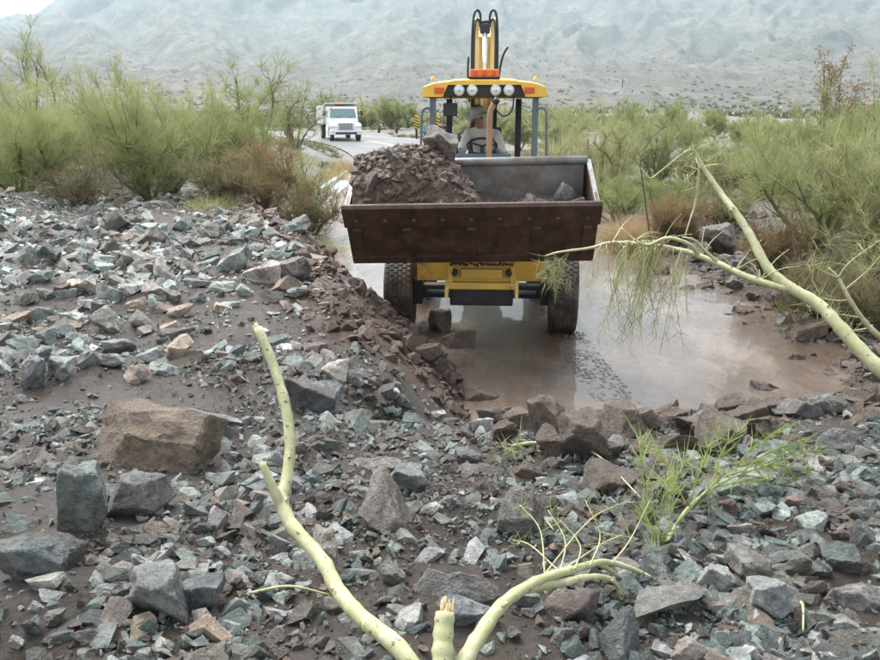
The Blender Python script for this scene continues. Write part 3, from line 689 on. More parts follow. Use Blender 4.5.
def rubble(name, label, n, lo, hi, protos, ymax, power=2.2, sinkf=.15):
    y = .7 + (ymax - .7) * nr.uniform(0, 1, n)**1.25; x = nr.uniform(-1, 1, n) * (1.6 + y * .72)
    z = ground_z(x, y); u, s = road_uv(x, y); px, py = vproj(x, y, z)
    clump = fbm(x * 1.3, y * 1.3, 3, 83); dd = density(x, y, px, py, lo > .03) * np.clip((clump - .28) * 4.2, .15, 1.3)
    keep = (nr.uniform(0, 1, n) < dd) & ((z > .07) | (u > 3.3))
    if lo > .03:
        for wx, wy, wr in world[:NB]: keep &= ((x - wx)**2 + (y - wy)**2 > wr * wr)
    x, y, z, px, py = x[keep], y[keep], z[keep], px[keep], py[keep]; m = len(x)
    s = lo + (hi - lo) * nr.uniform(0, 1, m)**power
    if lo > .03: s = s * np.interp(y, [2, 3.5, 4.6, 6.5, 20], [.45, .55, .85, 1, 1]) * np.where((px < 330) & (y > 5.5), .95, 1) if hi > .2 else s
    sc = s[:, None] * nr.uniform(.75, 1.25, (m, 3)); rot = nr.uniform(-1, 1, (m, 3)) * [.6, .6, 3.14]
    pos = np.stack([x, y, z + s * sinkf], 1)
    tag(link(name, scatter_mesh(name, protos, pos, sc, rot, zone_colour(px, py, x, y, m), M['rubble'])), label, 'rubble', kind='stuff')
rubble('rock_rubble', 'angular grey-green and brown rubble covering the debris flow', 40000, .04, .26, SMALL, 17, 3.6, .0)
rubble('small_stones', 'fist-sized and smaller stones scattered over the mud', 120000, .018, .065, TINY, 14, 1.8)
rubble('near_rubble', 'hand-sized angular stones in the near part of the debris', 26000, .031, .135, SMALL, 5.2, 2.6, .0)
rubble('gravel', 'fine gravel pressed into the dark sandy mud', 150000, .006, .022, TINY, 6.5, 1.6, .2)
# earth clods on the cut bank
n = 9000; y = nr.uniform(5.7, 16, n); xf = np.interp(y, FOOT[0], FOOT[1]); x = xf - .6 + nr.normal(size=n) * .6; z = ground_z(x, y); k = z > .04; x, y, z = x[k], y[k], z[k]; n = len(x)
s = .010 + .15 * nr.uniform(0, 1, n)**9; bc = np.array([.108, .070, .050]) * nr.uniform(.75, 1.3, (n, 1))
M['clod'] = None
def clod_material():
    m, t, b = nodes('wet_earth'); geo = t.nodes.new('ShaderNodeNewGeometry'); co = geo.outputs['Position']
    g = noise(t, 30, 6, .75, co); setc(t, b, mix(t, 1.0, attr_node(t, 'col'), ramp(t, g, [(.3, .55), (.7, 1.4)]), 'MULTIPLY')); b.inputs['Roughness'].default_value = .6
    bump(t, b, g, .9, .03); return m
M['clod'] = clod_material()
CLOD = [tri_arrays(hull(rock_points(np.random.RandomState(400 + k), 12))) for k in range(14)]
tag(link('earth_clods', scatter_mesh('earth_clods', CLOD, np.stack([x, y, z + s * .1], 1), s[:, None] * nr.uniform(.8, 1.3, (n, 3)), nr.uniform(-1, 1, (n, 3)) * [1, 1, 3], bc, M['clod'], False)), 'brown wet earth clods on the bank cut by the loader', 'earth', kind='stuff')
#@@LOADER
# ------------------------------------------------------------------ backhoe loader (local x = to the photo's right, y = to the rear, z = up; origin under the front axle)
LX, LY, LA = .48, 9.05, R(-3.0)
ld = empty('backhoe_loader', (LX, LY, 0), LA)
tag(ld, 'muddy yellow backhoe loader facing the camera with its wide rusty bucket raised full of earth', 'loader')
LM = Matrix.Translation((LX, LY, 0)) @ Matrix.Rotation(LA, 4, 'Z')
def LW(x, y, z): return LM @ Vector((x, y, z))
def tyre_wheel(name, parent, x, y, r, w, rim_r, rows, around, side, steer=0, rim_mat='yellow'):
    wh = empty(name); wh.parent = parent; wh.location = (x, y, r - .012); wh.rotation_euler = (0, 0, steer)
    h = w / 2
    ty = MB().lathe([(rim_r, -h * .62), (rim_r + .03, -h * .85), (r * .80, -h), (r * .93, -h * .93), (r * .965, -h * .7), (r * .972, 0), (r * .965, h * .7), (r * .93, h * .93), (r * .80, h), (rim_r + .03, h * .85), (rim_r, h * .62)], n=48).build('tyre', M['rubber'], wh)
    mb = MB()
    for k in range(rows):
        xx = (k - (rows - 1) / 2) * (w * .86 / rows); edge = abs(k - (rows - 1) / 2) / ((rows - 1) / 2)
        for i in range(around):
            a = 2 * math.pi * (i + .5 * (k % 2)) / around; rr_ = r * (.985 - .022 * edge)
            mb.box((xx, rr_ * math.cos(a), rr_ * math.sin(a)), (w * .86 / rows * .74, 2 * math.pi * r / around * .70, r * .035), (a - math.pi / 2, 0, 0))
    link('tread', mb.mesh('tread', M['rubber']), None, wh)
    rm = MB().lathe([(rim_r, -h * .6), (rim_r * .92, -h * .5), (rim_r * .86, -h * .1), (rim_r * .35, -h * .05), (rim_r * .33, -h * .25), (.001, -h * .25)], n=28)
    rm.lathe([(rim_r, h * .6), (rim_r * .92, h * .5), (rim_r * .86, h * .2), (rim_r * .45, h * .15), (rim_r * .42, h * .55), (.001, h * .6)], n=28)
    for i in range(8):
        a = i * math.pi / 4; rm.box((side * h * .32, rim_r * .62 * math.cos(a), rim_r * .62 * math.sin(a)), (.03, .03, .03), (a, 0, 0))
    link('rim', rm.mesh('rim', M[rim_mat]), None, wh); return wh
tyre_wheel('front_wheel', ld, -.94, .03, .475, .33, .25, 6, 44, -1, R(1))
tyre_wheel('front_wheel', ld, .94, .03, .475, .33, .25, 6, 44, 1, R(-4))
tyre_wheel('rear_wheel', ld, -.86, 2.3, .72, .44, .38, 5, 26, -1)
tyre_wheel('rear_wheel', ld, .86, 2.3, .72, .44, .38, 5, 26, 1)
# axle and steering gear
ax = MB().box((0, .05, .475), (1.5, .17, .16), bev=.03).box((0, .05, .49), (.42, .3, .26), bev=.04)
for sx in (-1, 1): ax.box((sx * .74, .05, .475), (.13, .26, .3), bev=.03)
ax.build('front_axle', M['blackp'], ld)
sc_ = MB().tube([(-.62, -.16, .50), (.62, -.16, .50)], .022, 10).build('steering_rod', M['bluegrey'], ld)
MB().tube([(-.26, -.16, .50), (.26, -.16, .50)], .045, 12).build('steering_cylinder', M['blackp'], ld)
MB().box((0, 2.3, .70), (1.3, .3, .3), bev=.03).build('rear_axle', M['blackp'], ld)
# chassis, nose, bonnet
MB().box((0, 1.5, .72), (.62, 3.4, .30), bev=.02).build('chassis', M['blackp'], ld)
no = MB().box((0, -.62, .985), (.70, .10, .60), bev=.02)
no.box((-.33, -.70, .92), (.05, .10, .50), bev=.008); no.box((.33, -.70, .92), (.05, .10, .50), bev=.008)
no.box((0, -.70, .935), (.70, .14, .06), bev=.012); no.box((0, -.70, .70), (.74, .16, .07), bev=.012)
no.box((-.37, -.74, .66), (.035, .14, .20), (R(-12), 0, 0)); no.box((.37, -.74, .66), (.035, .14, .20), (R(-12), 0, 0))
nose = no.build('nose_frame', M['yellow'], ld)
MB().box((0, -.705, .825), (.44, .08, .10), bev=.015).build('tow_bar', M['yellow'], nose)
for sx in (-1, 1): MB().tube([(sx * .285, -.77, .835), (sx * .285, -.66, .835)], .032, 12).build('tow_hole', M['hose'], nose)
MB().box((0, -.674, 1.08), (.54, .02, .20), bev=.006).build('radiator_opening', M['hose'], nose)
for k in range(6): MB().box((0, -.690, 1.00 + k * .032), (.52, .012, .010)).build('grille_bar', M['blackp'], nose)
mb = MB(); nb = 60
for k in range(nb):                                    # chipped, dirty upper lip of the nose
    mb.box((-.33 + .66 * k / nb, -.772, .935 + rnd.uniform(-.012, .012)), (.014, .006, rnd.uniform(.008, .04)))
link('scuff_marks', mb.mesh('scuff_marks', M['blackp']), None, nose)['kind'] = 'stuff'
MB().box((0, -.55, .565), (.68, .30, .20), bev=.03).build('counterweight', M['blackp'], ld)
bo = MB().prism([(-.56, .62), (-.56, 1.40), (-.45, 1.48), (1.5, 1.66), (1.5, .80)], -.36, .36).build('bonnet', M['yellow'], ld)
for sx in (-1, 1):
    for k in range(5): MB().box((sx * .364, .1 + .16 * k, 1.25), (.012, .09, .28)).build('vent', M['blackp'], bo)
for sx in (-1, 1):
    MB().box((sx * .555, -.10, .93), (.36, .06, .62), bev=.012).build('side_plate', M['yellow'], ld)
    MB().box((sx * .58, 1.2, 1.15), (.16, .40, 1.1), bev=.015).build('loader_tower', M['yellow'], ld)
    arm = MB().prism([(1.35, 1.62), (1.35, 1.80), (.35, 1.86), (-.15, 1.72), (-.62, 1.36), (-.62, 1.22), (-.40, 1.24), (0, 1.52), (.4, 1.66)], sx * .62 - .05, sx * .62 + .05).build('loader_arm', M['yellow'], ld)
    MB().tube([(sx * .50, 1.0, .95), (sx * .50, .35, 1.30)], .05, 12).build('lift_cylinder', M['yellow'], ld)
    MB().tube([(sx * .50, .35, 1.30), (sx * .55, .05, 1.47)], .028, 10).build('lift_rod', M['chrome'], ld)
    MB().tube([(sx * .46, .75, 1.86), (sx * .46, .05, 1.80)], .045, 12).build('tilt_cylinder', M['yellow'], ld)
    MB().tube([(sx * .46, .05, 1.80), (sx * .46, -.60, 1.66)], .025, 10).build('tilt_rod', M['chrome'], ld)
    fe = MB().prism([(1.55, .95), (1.55, 1.55), (1.80, 1.76), (2.05, 1.86), (2.6, 1.86), (2.85, 1.62), (2.85, 1.5), (2.55, 1.72), (2.05, 1.72), (1.68, 1.45), (1.64, .95)], sx * 1.08, sx * .62).build('rear_fender', M['blackp'], ld)
    for k in range(3): MB().box((sx * .86, 1.42, .5 + .32 * k), (.34, .26, .03), bev=.005).build('step', M['blackp'], ld)
# bucket: open box section, rolled back
bk = empty('bucket'); bk.parent = ld; bk.location = (-.075, 0, -.02); bk.rotation_euler = (0, R(-1.2), 0)
BKM = LM @ Matrix.Translation((-.075, 0, -.02)) @ Matrix.Rotation(R(-1.2), 4, 'Y')
def BW(x, y, z): return BKM @ Vector((x, y, z))
HW = 1.165
outer = [(-1.58, 1.63), (-1.20, 1.085), (-1.05, 1.03), (-.86, 1.08), (-.70, 1.28), (-.64, 1.62), (-.74, 2.00)]
def offs(pr, t):
    q = []
    for i, p in enumerate(pr):
        a = Vector(pr[max(i - 1, 0)]); b = Vector(pr[min(i + 1, len(pr) - 1)]); d = (b - a).normalized(); q.append((p[0] - d.y * t * -1 * -1, p[1] + d.x * t))
    return q
inner = offs(outer, -.028)
cen = Vector((-1.05, 1.5))
inner = [tuple(Vector(p) + (cen - Vector(p)).normalized() * .03) for p in outer]
sh = MB(); o_ = [outer[0], outer[1], outer[2], outer[3], outer[4], outer[5], outer[6]]
for i in range(len(outer) - 1):
    sh.poly([(-HW, *outer[i]), (HW, *outer[i]), (HW, *outer[i + 1]), (-HW, *outer[i + 1])])
sh.poly([(-HW, *outer[0]), (HW, *outer[0]), (HW, *inner[0]), (-HW, *inner[0])]); sh.poly([(-HW, *outer[-1]), (HW, *outer[-1]), (HW, *inner[-1]), (-HW, *inner[-1])])
sh.build('bucket_shell', M['rust'], bk)
li = MB()
for i in range(len(inner) - 1): li.poly([(-HW + .03, *inner[i]), (HW - .03, *inner[i]), (HW - .03, *inner[i + 1]), (-HW + .03, *inner[i + 1])])
li.build('bucket_lining', M['steel'], bk)
for sx in (-1, 1):
    x0 = sx * HW; x1 = sx * (HW + .028)
    MB().prism([(p[0], p[1]) for p in outer], min(x0, x1), max(x0, x1)).build('side_plate', M['rust'], bk)
    MB().prism([(-1.60, 1.615), (-.735, 2.015), (-.735, 1.97), (-1.57, 1.575)], min(x0, x1) - .008, max(x0, x1) + .008).build('side_cutter', M['steel'], bk)
# cutting edge: thick bar bolted under the lip, wear plates on the floor
d = (Vector(outer[1]) - Vector(outer[0])).normalized(); nrm = Vector((-d.y * -1, -d.x)); nrm = Vector((d.y, -d.x))
def on(t, h): q = Vector(outer[0]) + d * t + nrm * h; return (q.x, q.y)
MB().prism([on(-.06, 0), on(-.04, .03), on(.19, .03), on(.21, .001), on(-.06, -.02)], -HW - .045, HW + .045).build('cutting_edge', M['rust'], bk)
for x in (-.62, 0, .62, -1.1, 1.1): MB().prism([on(.23, .001), on(.25, .018), on(.62, .018), on(.655, .001)], x - .04, x + .04).build('wear_strip', M['rust'], bk)
MB().prism([on(.60, .0), on(.60, .024), on(.68, .024), on(.70, -.01)], -HW - .02, HW + .02).build('heel_plate', M['rust'], bk)
for k in range(9): q = on(.10, .034); MB().box((-1.08 + .27 * k, q[0], q[1]), (.035, .035, .02), (R(55), 0, 0), bev=.004).build('bolt', M['rust'], bk)
MB().tube([(-HW, -.745, 2.005), (HW, -.745, 2.005)], .045, 12).build('top_tube', M['steel'], bk)
MB().box((0, -.725, 1.90), (HW * 2 - .06, .02, .14), (R(14), 0, 0)).build('spill_guard', M['steel'], bk)
for sx in (-1, 1): MB().prism([(-.64, 1.2), (-.55, 1.25), (-.55, 1.75), (-.66, 1.78)], sx * .62 - .09, sx * .62 + .09).build('hinge_bracket', M['rust'], bk)
# cab (open canopy)
cab = empty('cab'); cab.parent = ld; cab.location = (0, 1.55, 0)
cb = MB().prism([(.0, 1.20), (.0, 1.86), (.12, 1.94), (.22, 1.94), (.30, 1.2)], -.36, .36).build('dashboard', M['bluegrey'], cab)
MB().box((0, .85, 1.20), (1.30, 1.7, .12), bev=.01).build('floor', M['blackp'], cab)
for sx in (-1, 1):
    MB().box((sx * .655, .03, 1.92), (.075, .09, 1.46), bev=.008).build('front_post', M['bluegrey'], cab)
    MB().box((sx * .50, 1.45, 1.92), (.085, .09, 1.46), bev=.008).build('rear_post', M['blackp'], cab)
    MB().tube(catmull([(sx * .67, -.04, 2.50), (sx * .74, -.05, 2.52), (sx * .79, -.05, 2.46), (sx * .80, -.05, 2.2), (sx * .81, -.05, 1.75), (sx * .80, -.05, 1.3), (sx * .68, -.04, 1.24)], 5), .016, 8).build('grab_rail', M['bluegrey'], cab)
rf = empty('roof'); rf.parent = cab
prof = []
ro = MB(); nx, ny = 25, 15; V = []; W2, Y0, Y1 = .775, -.10, 1.75
def roofz(a, b): return 2.895 - .05 * abs(a)**3 - .05 * max(0, abs(a) - .8) * 5 * .5 - .05 * (1 - b) ** 4 + (.012 if abs(a) < .55 else 0)
vs = [[ro.bm.verts.new((W2 * (2 * i / (nx - 1) - 1), Y0 + (Y1 - Y0) * j / (ny - 1), roofz(2 * i / (nx - 1) - 1, j / (ny - 1)))) for j in range(ny)] for i in range(nx)]
for i in range(nx - 1):
    for j in range(ny - 1): ro.bm.faces.new((vs[i][j], vs[i + 1][j], vs[i + 1][j + 1], vs[i][j + 1])).smooth = True
def rim(seq, drop):
    lows = [ro.bm.verts.new(v.co + Vector((v.co.x * .012, 0, drop(v.co)))) for v in seq]
    for a in range(len(seq) - 1): ro.bm.faces.new((seq[a], seq[a + 1], lows[a + 1], lows[a]))
fd = lambda c: (2.655 if abs(c.x) > .50 else 2.80) - c.z
rim([vs[i][0] for i in range(nx)], fd); rim([vs[i][-1] for i in range(nx)], lambda c: 2.66 - c.z)
rim([vs[0][j] for j in range(ny)], lambda c: 2.655 - c.z); rim([vs[-1][j] for j in range(ny)], lambda c: 2.655 - c.z)
link('roof_shell', ro.mesh('roof_shell', M['yellow_clean']), None, rf)
MB().box((0, .82, 2.70), (1.46, 1.74, .03)).build('headliner', M['blackp'], rf)
MB().box((0, -.035, 2.735), (1.02, .05, .155), bev=.01).build('lamp_panel', M['blackp'], rf)
for x in (-.36, -.195, .10, .265):
    x += .045
    lp = MB().lathe([(.066, .03), (.070, -.03), (.060, -.045), (.056, -.045)], (x, -.08, 2.735), 'Y', 20).build('work_lamp', M['grille'], rf)
    MB().lathe([(.001, -.050), (.035, -.049), (.058, -.040)], (x, -.08, 2.735), 'Y', 20).build('lens', M['lens'], lp)
    MB().lathe([(.001, -.056), (.018, -.055), (.020, -.048)], (x, -.08, 2.735), 'Y', 14).build('bulb', M['grille'], lp)
for sx in (-1, 1): MB().box((sx * .565, -.115, 2.735), (.125, .03, .072), bev=.012).build('indicator', M['red_amber'], rf)
for sx in (-1, 1): MB().lathe([(.03, 2.86), (.028, 2.90), (.001, 2.91)], (sx * .65, .02, 0), 'Z', 12).build('roof_bolt', M['yellow_clean'], rf)
bc_ = MB().box((0, .10, 2.945), (.37, .16, .10), bev=.022).build('beacon', M['amber'], rf)
for x in (-.12, 0, .12): MB().box((x, .012, 2.945), (.055, .02, .06), bev=.008).build('reflector', M['red_amber'], bc_)
MB().box((0, .10, 2.89), (.39, .18, .02)).build('beacon_base', M['blackp'], rf)
mr = MB().box((-.43, .05, 2.50), (.185, .035, .165), bev=.022).build('mirror', M['blackp'], cab)
MB().tube([(-.43, .08, 2.55), (-.43, .10, 2.68)], .010, 8).build('mirror_stalk', M['blackp'], mr)
se = MB().box((.02, 1.0, 1.66), (.50, .46, .12), bev=.04).build('seat', M['blackp'], cab)
MB().box((.02, 1.25, 1.98), (.48, .12, .56), (R(-8), 0, 0), bev=.05).build('seat_back', M['navy'], cab)
st = MB(); stc = Vector((-.02, .40, 2.03)); e = Euler((R(28), 0, 0)).to_matrix()
st.tube([stc + e @ Vector((.20 * math.cos(2 * math.pi * k / 28), .20 * math.sin(2 * math.pi * k / 28), 0)) for k in range(29)], .015, 8, False)
for a in (.5, 2.64, 4.71): st.tube([stc, stc + e @ Vector((.20 * math.cos(a), .20 * math.sin(a), 0))], .012, 6)
sw = st.build('steering_wheel', M['hose'], cab); MB().tube([stc, stc + e @ Vector((0, 0, -.35))], .03, 10).build('steering_column', M['blackp'], sw)
for x in (-.40, -.34): MB().tube([(x, .42, 1.4), (x - .02, .38, 1.95)], .010, 8).tube([(x - .02, .38, 1.93), (x - .02, .375, 2.0)], .022, 8).build('lever', M['hose'], cab)
ex = MB().tube(catmull([(.07, .95, 1.45), (.07, .95, 2.0), (.07, .95, 2.40), (.085, .95, 2.50), (.12, .95, 2.57), (.15, .94, 2.60)], 6), .036, 12).build('exhaust_stack', M['tanpipe'], ld)
MB().tube([(.125, .948, 2.575), (.165, .935, 2.625)], .040, 12).build('exhaust_tip', M['hose'], ex)
# rear boom folded upright
bm_ = empty('backhoe_boom'); bm_.parent = ld; bm_.location = (0, 3.55, -.19)
MB().prism([(-.25, .6), (-.25, 1.3), (-.05, 1.45), (.25, 1.3), (.25, .6)], -.20, .20).build('swing_post', M['yellow'], bm_)
for sx in (-1, 1):
    MB().prism([(-.05, 1.2), (-.14, 2.2), (-.10, 3.2), (.05, 3.98), (.20, 4.02), (.24, 3.9), (.14, 3.1), (.12, 2.2), (.14, 1.2)], sx * .125 - .038, sx * .125 + .038).build('boom_plate', M['boom'], bm_)
MB().box((0, .10, 2.1), (.20, .03, 1.9)).build('boom_web', M['boom'], bm_)
MB().tube([(0, -.10, 1.75), (0, -.13, 3.0)], .055, 14).build('boom_cylinder', M['boom'], bm_)
MB().tube([(0, -.13, 3.0), (0, -.05, 3.80)], .040, 14).build('cylinder_rod', M['chrome'], bm_)
MB().box((0, -.03, 3.84), (.15, .13, .14), bev=.03).build('rod_eye', M['blackp'], bm_)
MB().tube([(-.19, .12, 3.93), (.19, .12, 3.93)], .05, 12).build('boom_pin', M['blackp'], bm_)
for sx in (-1, 1):
    MB().tube(catmull([(sx * .17, -.12, 2.0), (sx * .185, -.14, 3.0), (sx * .185, -.10, 3.7), (sx * .165, -.04, 4.02), (sx * .12, .0, 4.10), (sx * .075, .0, 4.05), (sx * .07, -.02, 3.92)], 6), .019, 8).build('hose', M['hose'], bm_)
    MB().tube(catmull([(sx * .15, -.14, 2.2), (sx * .155, -.17, 3.2), (sx * .15, -.12, 3.8), (sx * .12, -.03, 3.98), (sx * .09, .04, 3.95)], 6), .013, 8).build('hose', M['hose'], bm_)
    MB().box((sx * .165, -.16, 3.12), (.05, .04, .12), bev=.01).build('hose_clamp', M['grille'], bm_)
MB().prism([(.30, 1.5), (.22, 3.75), (.38, 3.85), (.55, 2.4), (.52, 1.5)], -.09, .09).build('dipper_arm', M['boom'], bm_)
MB().tube(catmull([(.20, -.05, 2.9), (.22, -.1, 3.2), (.27, -.12, 3.45), (.34, -.12, 3.58)], 5), .016, 8).build('hose', M['hose'], bm_)
MB().tube(catmull([(-.22, -.02, 2.8), (-.245, -.05, 3.2), (-.24, -.05, 3.45)], 5), .016, 8).build('hose', M['hose'], bm_)
MB().tube(catmull([(.10, -1.95, 2.72), (.16, -2.0, 2.50), (.26, -2.0, 2.42), (.36, -1.98, 2.50), (.38, -1.95, 2.72)], 6), .010, 8).build('cab_hose', M['hose'], bm_).location.z = .19
for sx in (-1, 1):
    MB().box((sx * .75, .1, .95), (.16, .2, .9), bev=.015).build('stabiliser', M['yellow'], bm_)
MB().prism([(.35, 1.0), (.35, 1.55), (.55, 1.6), (.85, 1.3), (.75, .9)], -.3, .3).build('digging_bucket', M['rust'], bm_)

# earth heap in the bucket
nx, ny = 120, 60; hx = np.linspace(-HW + .035, HW - .035, nx); ty = np.linspace(0, 1, ny); X, T = np.meshgrid(hx, ty, indexing='ij'); Yl = -1.50 + T * .78
n_ = fbm(X * 3.2 + 5, Yl * 3.2, 5, 91) - .47
hp = 1.0 - sst(-.28, .18, X + .25 * n_)
Zl = 1.60 + T * .10 + hp * (.34 * np.sin(np.pi * np.clip(T * .72 + .12, 0, 1)) + .05) + n_ * .26 * (.4 + hp) - .05 * (1 - hp) + .13 * (1 - hp) * T * sst(.35, .8, X) * 0 - .16 * (1 - hp) * (1 - np.abs(2 * T - 1)) * .5 - .05 * (T < .04)
Zl = Zl + .10 * hp * np.exp(-((X + .66) / .28)**2) * np.sin(np.pi * T)
Zl = np.minimum(Zl, np.where(T > .9, 1.62 + (1 - T) * 4 + .2 * hp, 9))
Zl = Zl * sst(-.02, .13, T) + 1.60 * (1 - sst(-.02, .13, T))
Vh = np.stack([X, Yl, Zl], -1).reshape(-1, 3); Vw = np.array([BW(*v)[:] for v in Vh]); cc = np.tile([.140, .096, .071], (len(Vw), 1))
dh = tag(link('earth_heap', np_mesh('earth_heap', Vw, grid_faces(nx, ny), cc, False, M['clod'])), 'heap of brown wet earth filling the left half of the bucket', 'earth', kind='stuff')
def heap_z(x, y):
    i = int(np.clip(round((x + HW - .035) / (2 * HW - .07) * (nx - 1)), 0, nx - 1)); j = int(np.clip(round((y + 1.50) / .78 * (ny - 1)), 0, ny - 1)); return Zl[i, j]
n = 4000; lx = np.where(nr.uniform(0, 1, n) < .82, nr.uniform(-1.14, .05, n), nr.uniform(.1, 1.12, n)); ly = nr.uniform(-1.47, -.80, n); lz = np.array([heap_z(a, b) for a, b in zip(lx, ly)])
pos = np.array([BW(a, b, c)[:] for a, b, c in zip(lx, ly, lz)]); s = .010 + .12 * nr.uniform(0, 1, n)**5
tag(link('bucket_clods', scatter_mesh('bucket_clods', CLOD, pos, s[:, None] * nr.uniform(.8, 1.3, (n, 3)), nr.uniform(-1, 1, (n, 3)) * [1, 1, 3], np.array([.152, .106, .080]) * nr.uniform(.75, 1.3, (n, 1)), M['clod'], False)), 'brown clods and stones strewn over the earth in the bucket', 'earth', kind='stuff')
for (x, y, sx, sy, sz, k, c, lab_, rot) in [(-.29, -.98, .42, .34, .30, 12, (.125, .092, .072), 'large brown rock perched on top of the earth heap in the bucket', (.35, .55, .3)),
        (-.95, -1.40, .22, .2, .24, 7, (.15, .115, .092), 'brown rock at the left front of the bucket heap', (.2, -.3, 1)), (-.72, -1.25, .22, .2, .16, 9, (.14, .105, .085), 'flat brown rock on the front slope of the bucket heap', (.3, .4, 0)),
        (-.66, -.80, .24, .2, .2, 5, (.10, .10, .10), 'dark grey rock behind the large rock on the bucket heap', (0, .2, 1)),
        (.62, -1.0, .26, .2, .2, 11, (.16, .12, .095), 'brown rock lying in the emptier right half of the bucket', (.2, .2, 0)), (.98, -1.05, .30, .22, .20, 14, (.19, .185, .175), 'grey rock in the right corner of the bucket', (.1, -.2, 0)),
        (.30, -1.2, .26, .2, .12, 17, (.15, .11, .09), 'low brown rock in the middle of the bucket', (.2, .1, 1)), (.92, -.86, .22, .16, .34, 20, (.25, .24, .225), 'pale rock leaning against the back of the bucket', (.1, .5, 0)), (-.12, -1.32, .16, .14, .12, 22, (.15, .11, .09), 'small brown rock at the right foot of the bucket heap', (.4, .1, 1))]:
    o = link('rock', ROCKM[k]); dd = me_dims[k]; o.scale = (sx / dd[0], sy / dd[1], sz / dd[2]); o.rotation_euler = (rot[0], rot[1], rot[2] + LA)
    o.location = BW(x, y, heap_z(x, y) + sz * .08); o.color = (*c, 1); tag(o, lab_, 'rock')
#@@PEOPLE
# ------------------------------------------------------------------ people
def skin_mesh(name, V, E, Rd, mat, sub=2, root=0):
    me = bpy.data.meshes.new(name + '_cage'); me.from_pydata([tuple(v) for v in V], E, []); ob = bpy.data.objects.new(name + '_cage', me); COL.objects.link(ob)
    md = ob.modifiers.new('skin', 'SKIN'); md.use_smooth_shade = True; md.branch_smoothing = .6
    for i, r in enumerate(Rd): sv = me.skin_vertices[0].data[i]; sv.radius = r if hasattr(r, '__len__') else (r, r); sv.use_root = (i == root)
    sb = ob.modifiers.new('sub', 'SUBSURF'); sb.levels = sub; sb.render_levels = sub
    bpy.context.view_layer.update(); dg = bpy.context.evaluated_depsgraph_get(); out = bpy.data.meshes.new_from_object(ob.evaluated_get(dg)); out.name = name
    bpy.data.objects.remove(ob); out.materials.clear(); out.materials.append(mat)
    for p in out.polygons: p.use_smooth = True
    return out
def chain(V, E, Rd, pts, rad, start=None):
    prev = start
    for p, r in zip(pts, rad):
        V.append(tuple(p)); Rd.append(r); i = len(V) - 1
        if prev is not None: E.append((prev, i))
        prev = i
    return prev
def hand(V, E, Rd, wrist_idx, wrist, direc, side):
    d = Vector(direc).normalized(); w = d.cross(Vector((0, 0, 1))).normalized() * side; n_ = w.cross(d)
    if n_.z > 0: n_ = -n_
    wv = Vector(wrist); palm = wv + d * .07; pi = chain(V, E, Rd, [palm], [(.036, .018)], wrist_idx)
    for k, (off, ln) in enumerate(((-.030, .068), (-.010, .078), (.010, .074), (.029, .058))):
        b = palm + w * off + d * .018
        chain(V, E, Rd, [b, b + d * ln * .5 + n_ * .008, b + d * ln * .8 + n_ * .026, b + d * ln * .9 + n_ * .042], [.0095, .009, .0085, .007], pi)
    tb = palm - w * .034 - d * .03; chain(V, E, Rd, [tb, tb - w * .022 + d * .03, tb - w * .026 + d * .055 + n_ * .014], [.011, .0105, .008], pi)
def head_mesh(V, E, Rd, neck_idx, nb, up, fwd, s=1.0):
    up = Vector(up).normalized(); fwd = Vector(fwd).normalized(); nb = Vector(nb)
    pts = [nb + up * .075 * s + fwd * .012, nb + up * .135 * s + fwd * .03, nb + up * .20 * s + fwd * .022, nb + up * .245 * s + fwd * .008]
    a = chain(V, E, Rd, pts, [.058 * s, (.073 * s, .083 * s), (.078 * s, .092 * s), (.05 * s, .058 * s)], neck_idx); return nb + up * .165 * s + fwd * .025
def face_parts(parent, c, up, fwd, s=1.0, hair=True, moustache=False):
    up = Vector(up).normalized(); fwd = (Vector(fwd) - up * up.dot(Vector(fwd))).normalized(); sd2 = fwd.cross(up)
    mt = Matrix((sd2, fwd, up)).transposed()
    def at(x, y, z): return c + mt @ Vector((x * s, y * s, z * s))
    MB().tube([at(0, .080, .012), at(0, .104, -.018), at(0, .090, -.032)], [.008, .015, .008], 8).build('nose', M['skin'], parent)
    for sx in (-1, 1):
        MB().tube([at(sx * .075, -.01, .02), at(sx * .086, -.015, .005), at(sx * .078, -.008, -.028)], [.01, .018, .008], 8).build('ear', M['skin'], parent)
        MB().tube([at(sx * .033, .078, .012), at(sx * .033, .086, .012)], [.014, .009], 8).build('eye', M['hair'], parent)
    MB().tube([at(-.026, .078, -.052), at(0, .088, -.050), at(.026, .078, -.052)], [.005, .008, .005], 6).build('mouth', M['red_amber'] if False else M['dark'], parent)
    if moustache: MB().tube([at(-.036, .076, -.046), at(-.012, .092, -.036), at(.012, .092, -.036), at(.036, .076, -.046)], [.006, .012, .012, .006], 8).build('moustache', M['hair'], parent)
    if hair:
        h = MB(); h.lathe([(.080 * s, -.03), (.086 * s, .02), (.080 * s, .06), (.05 * s, .09), (.001, .10)], (0, 0, 0), 'Z', 18)
        ob = h.build('hair', M['hair'], parent); ob.matrix_basis = Matrix.Translation(c - fwd * .018 * s) @ mt.to_4x4()
    return at, mt
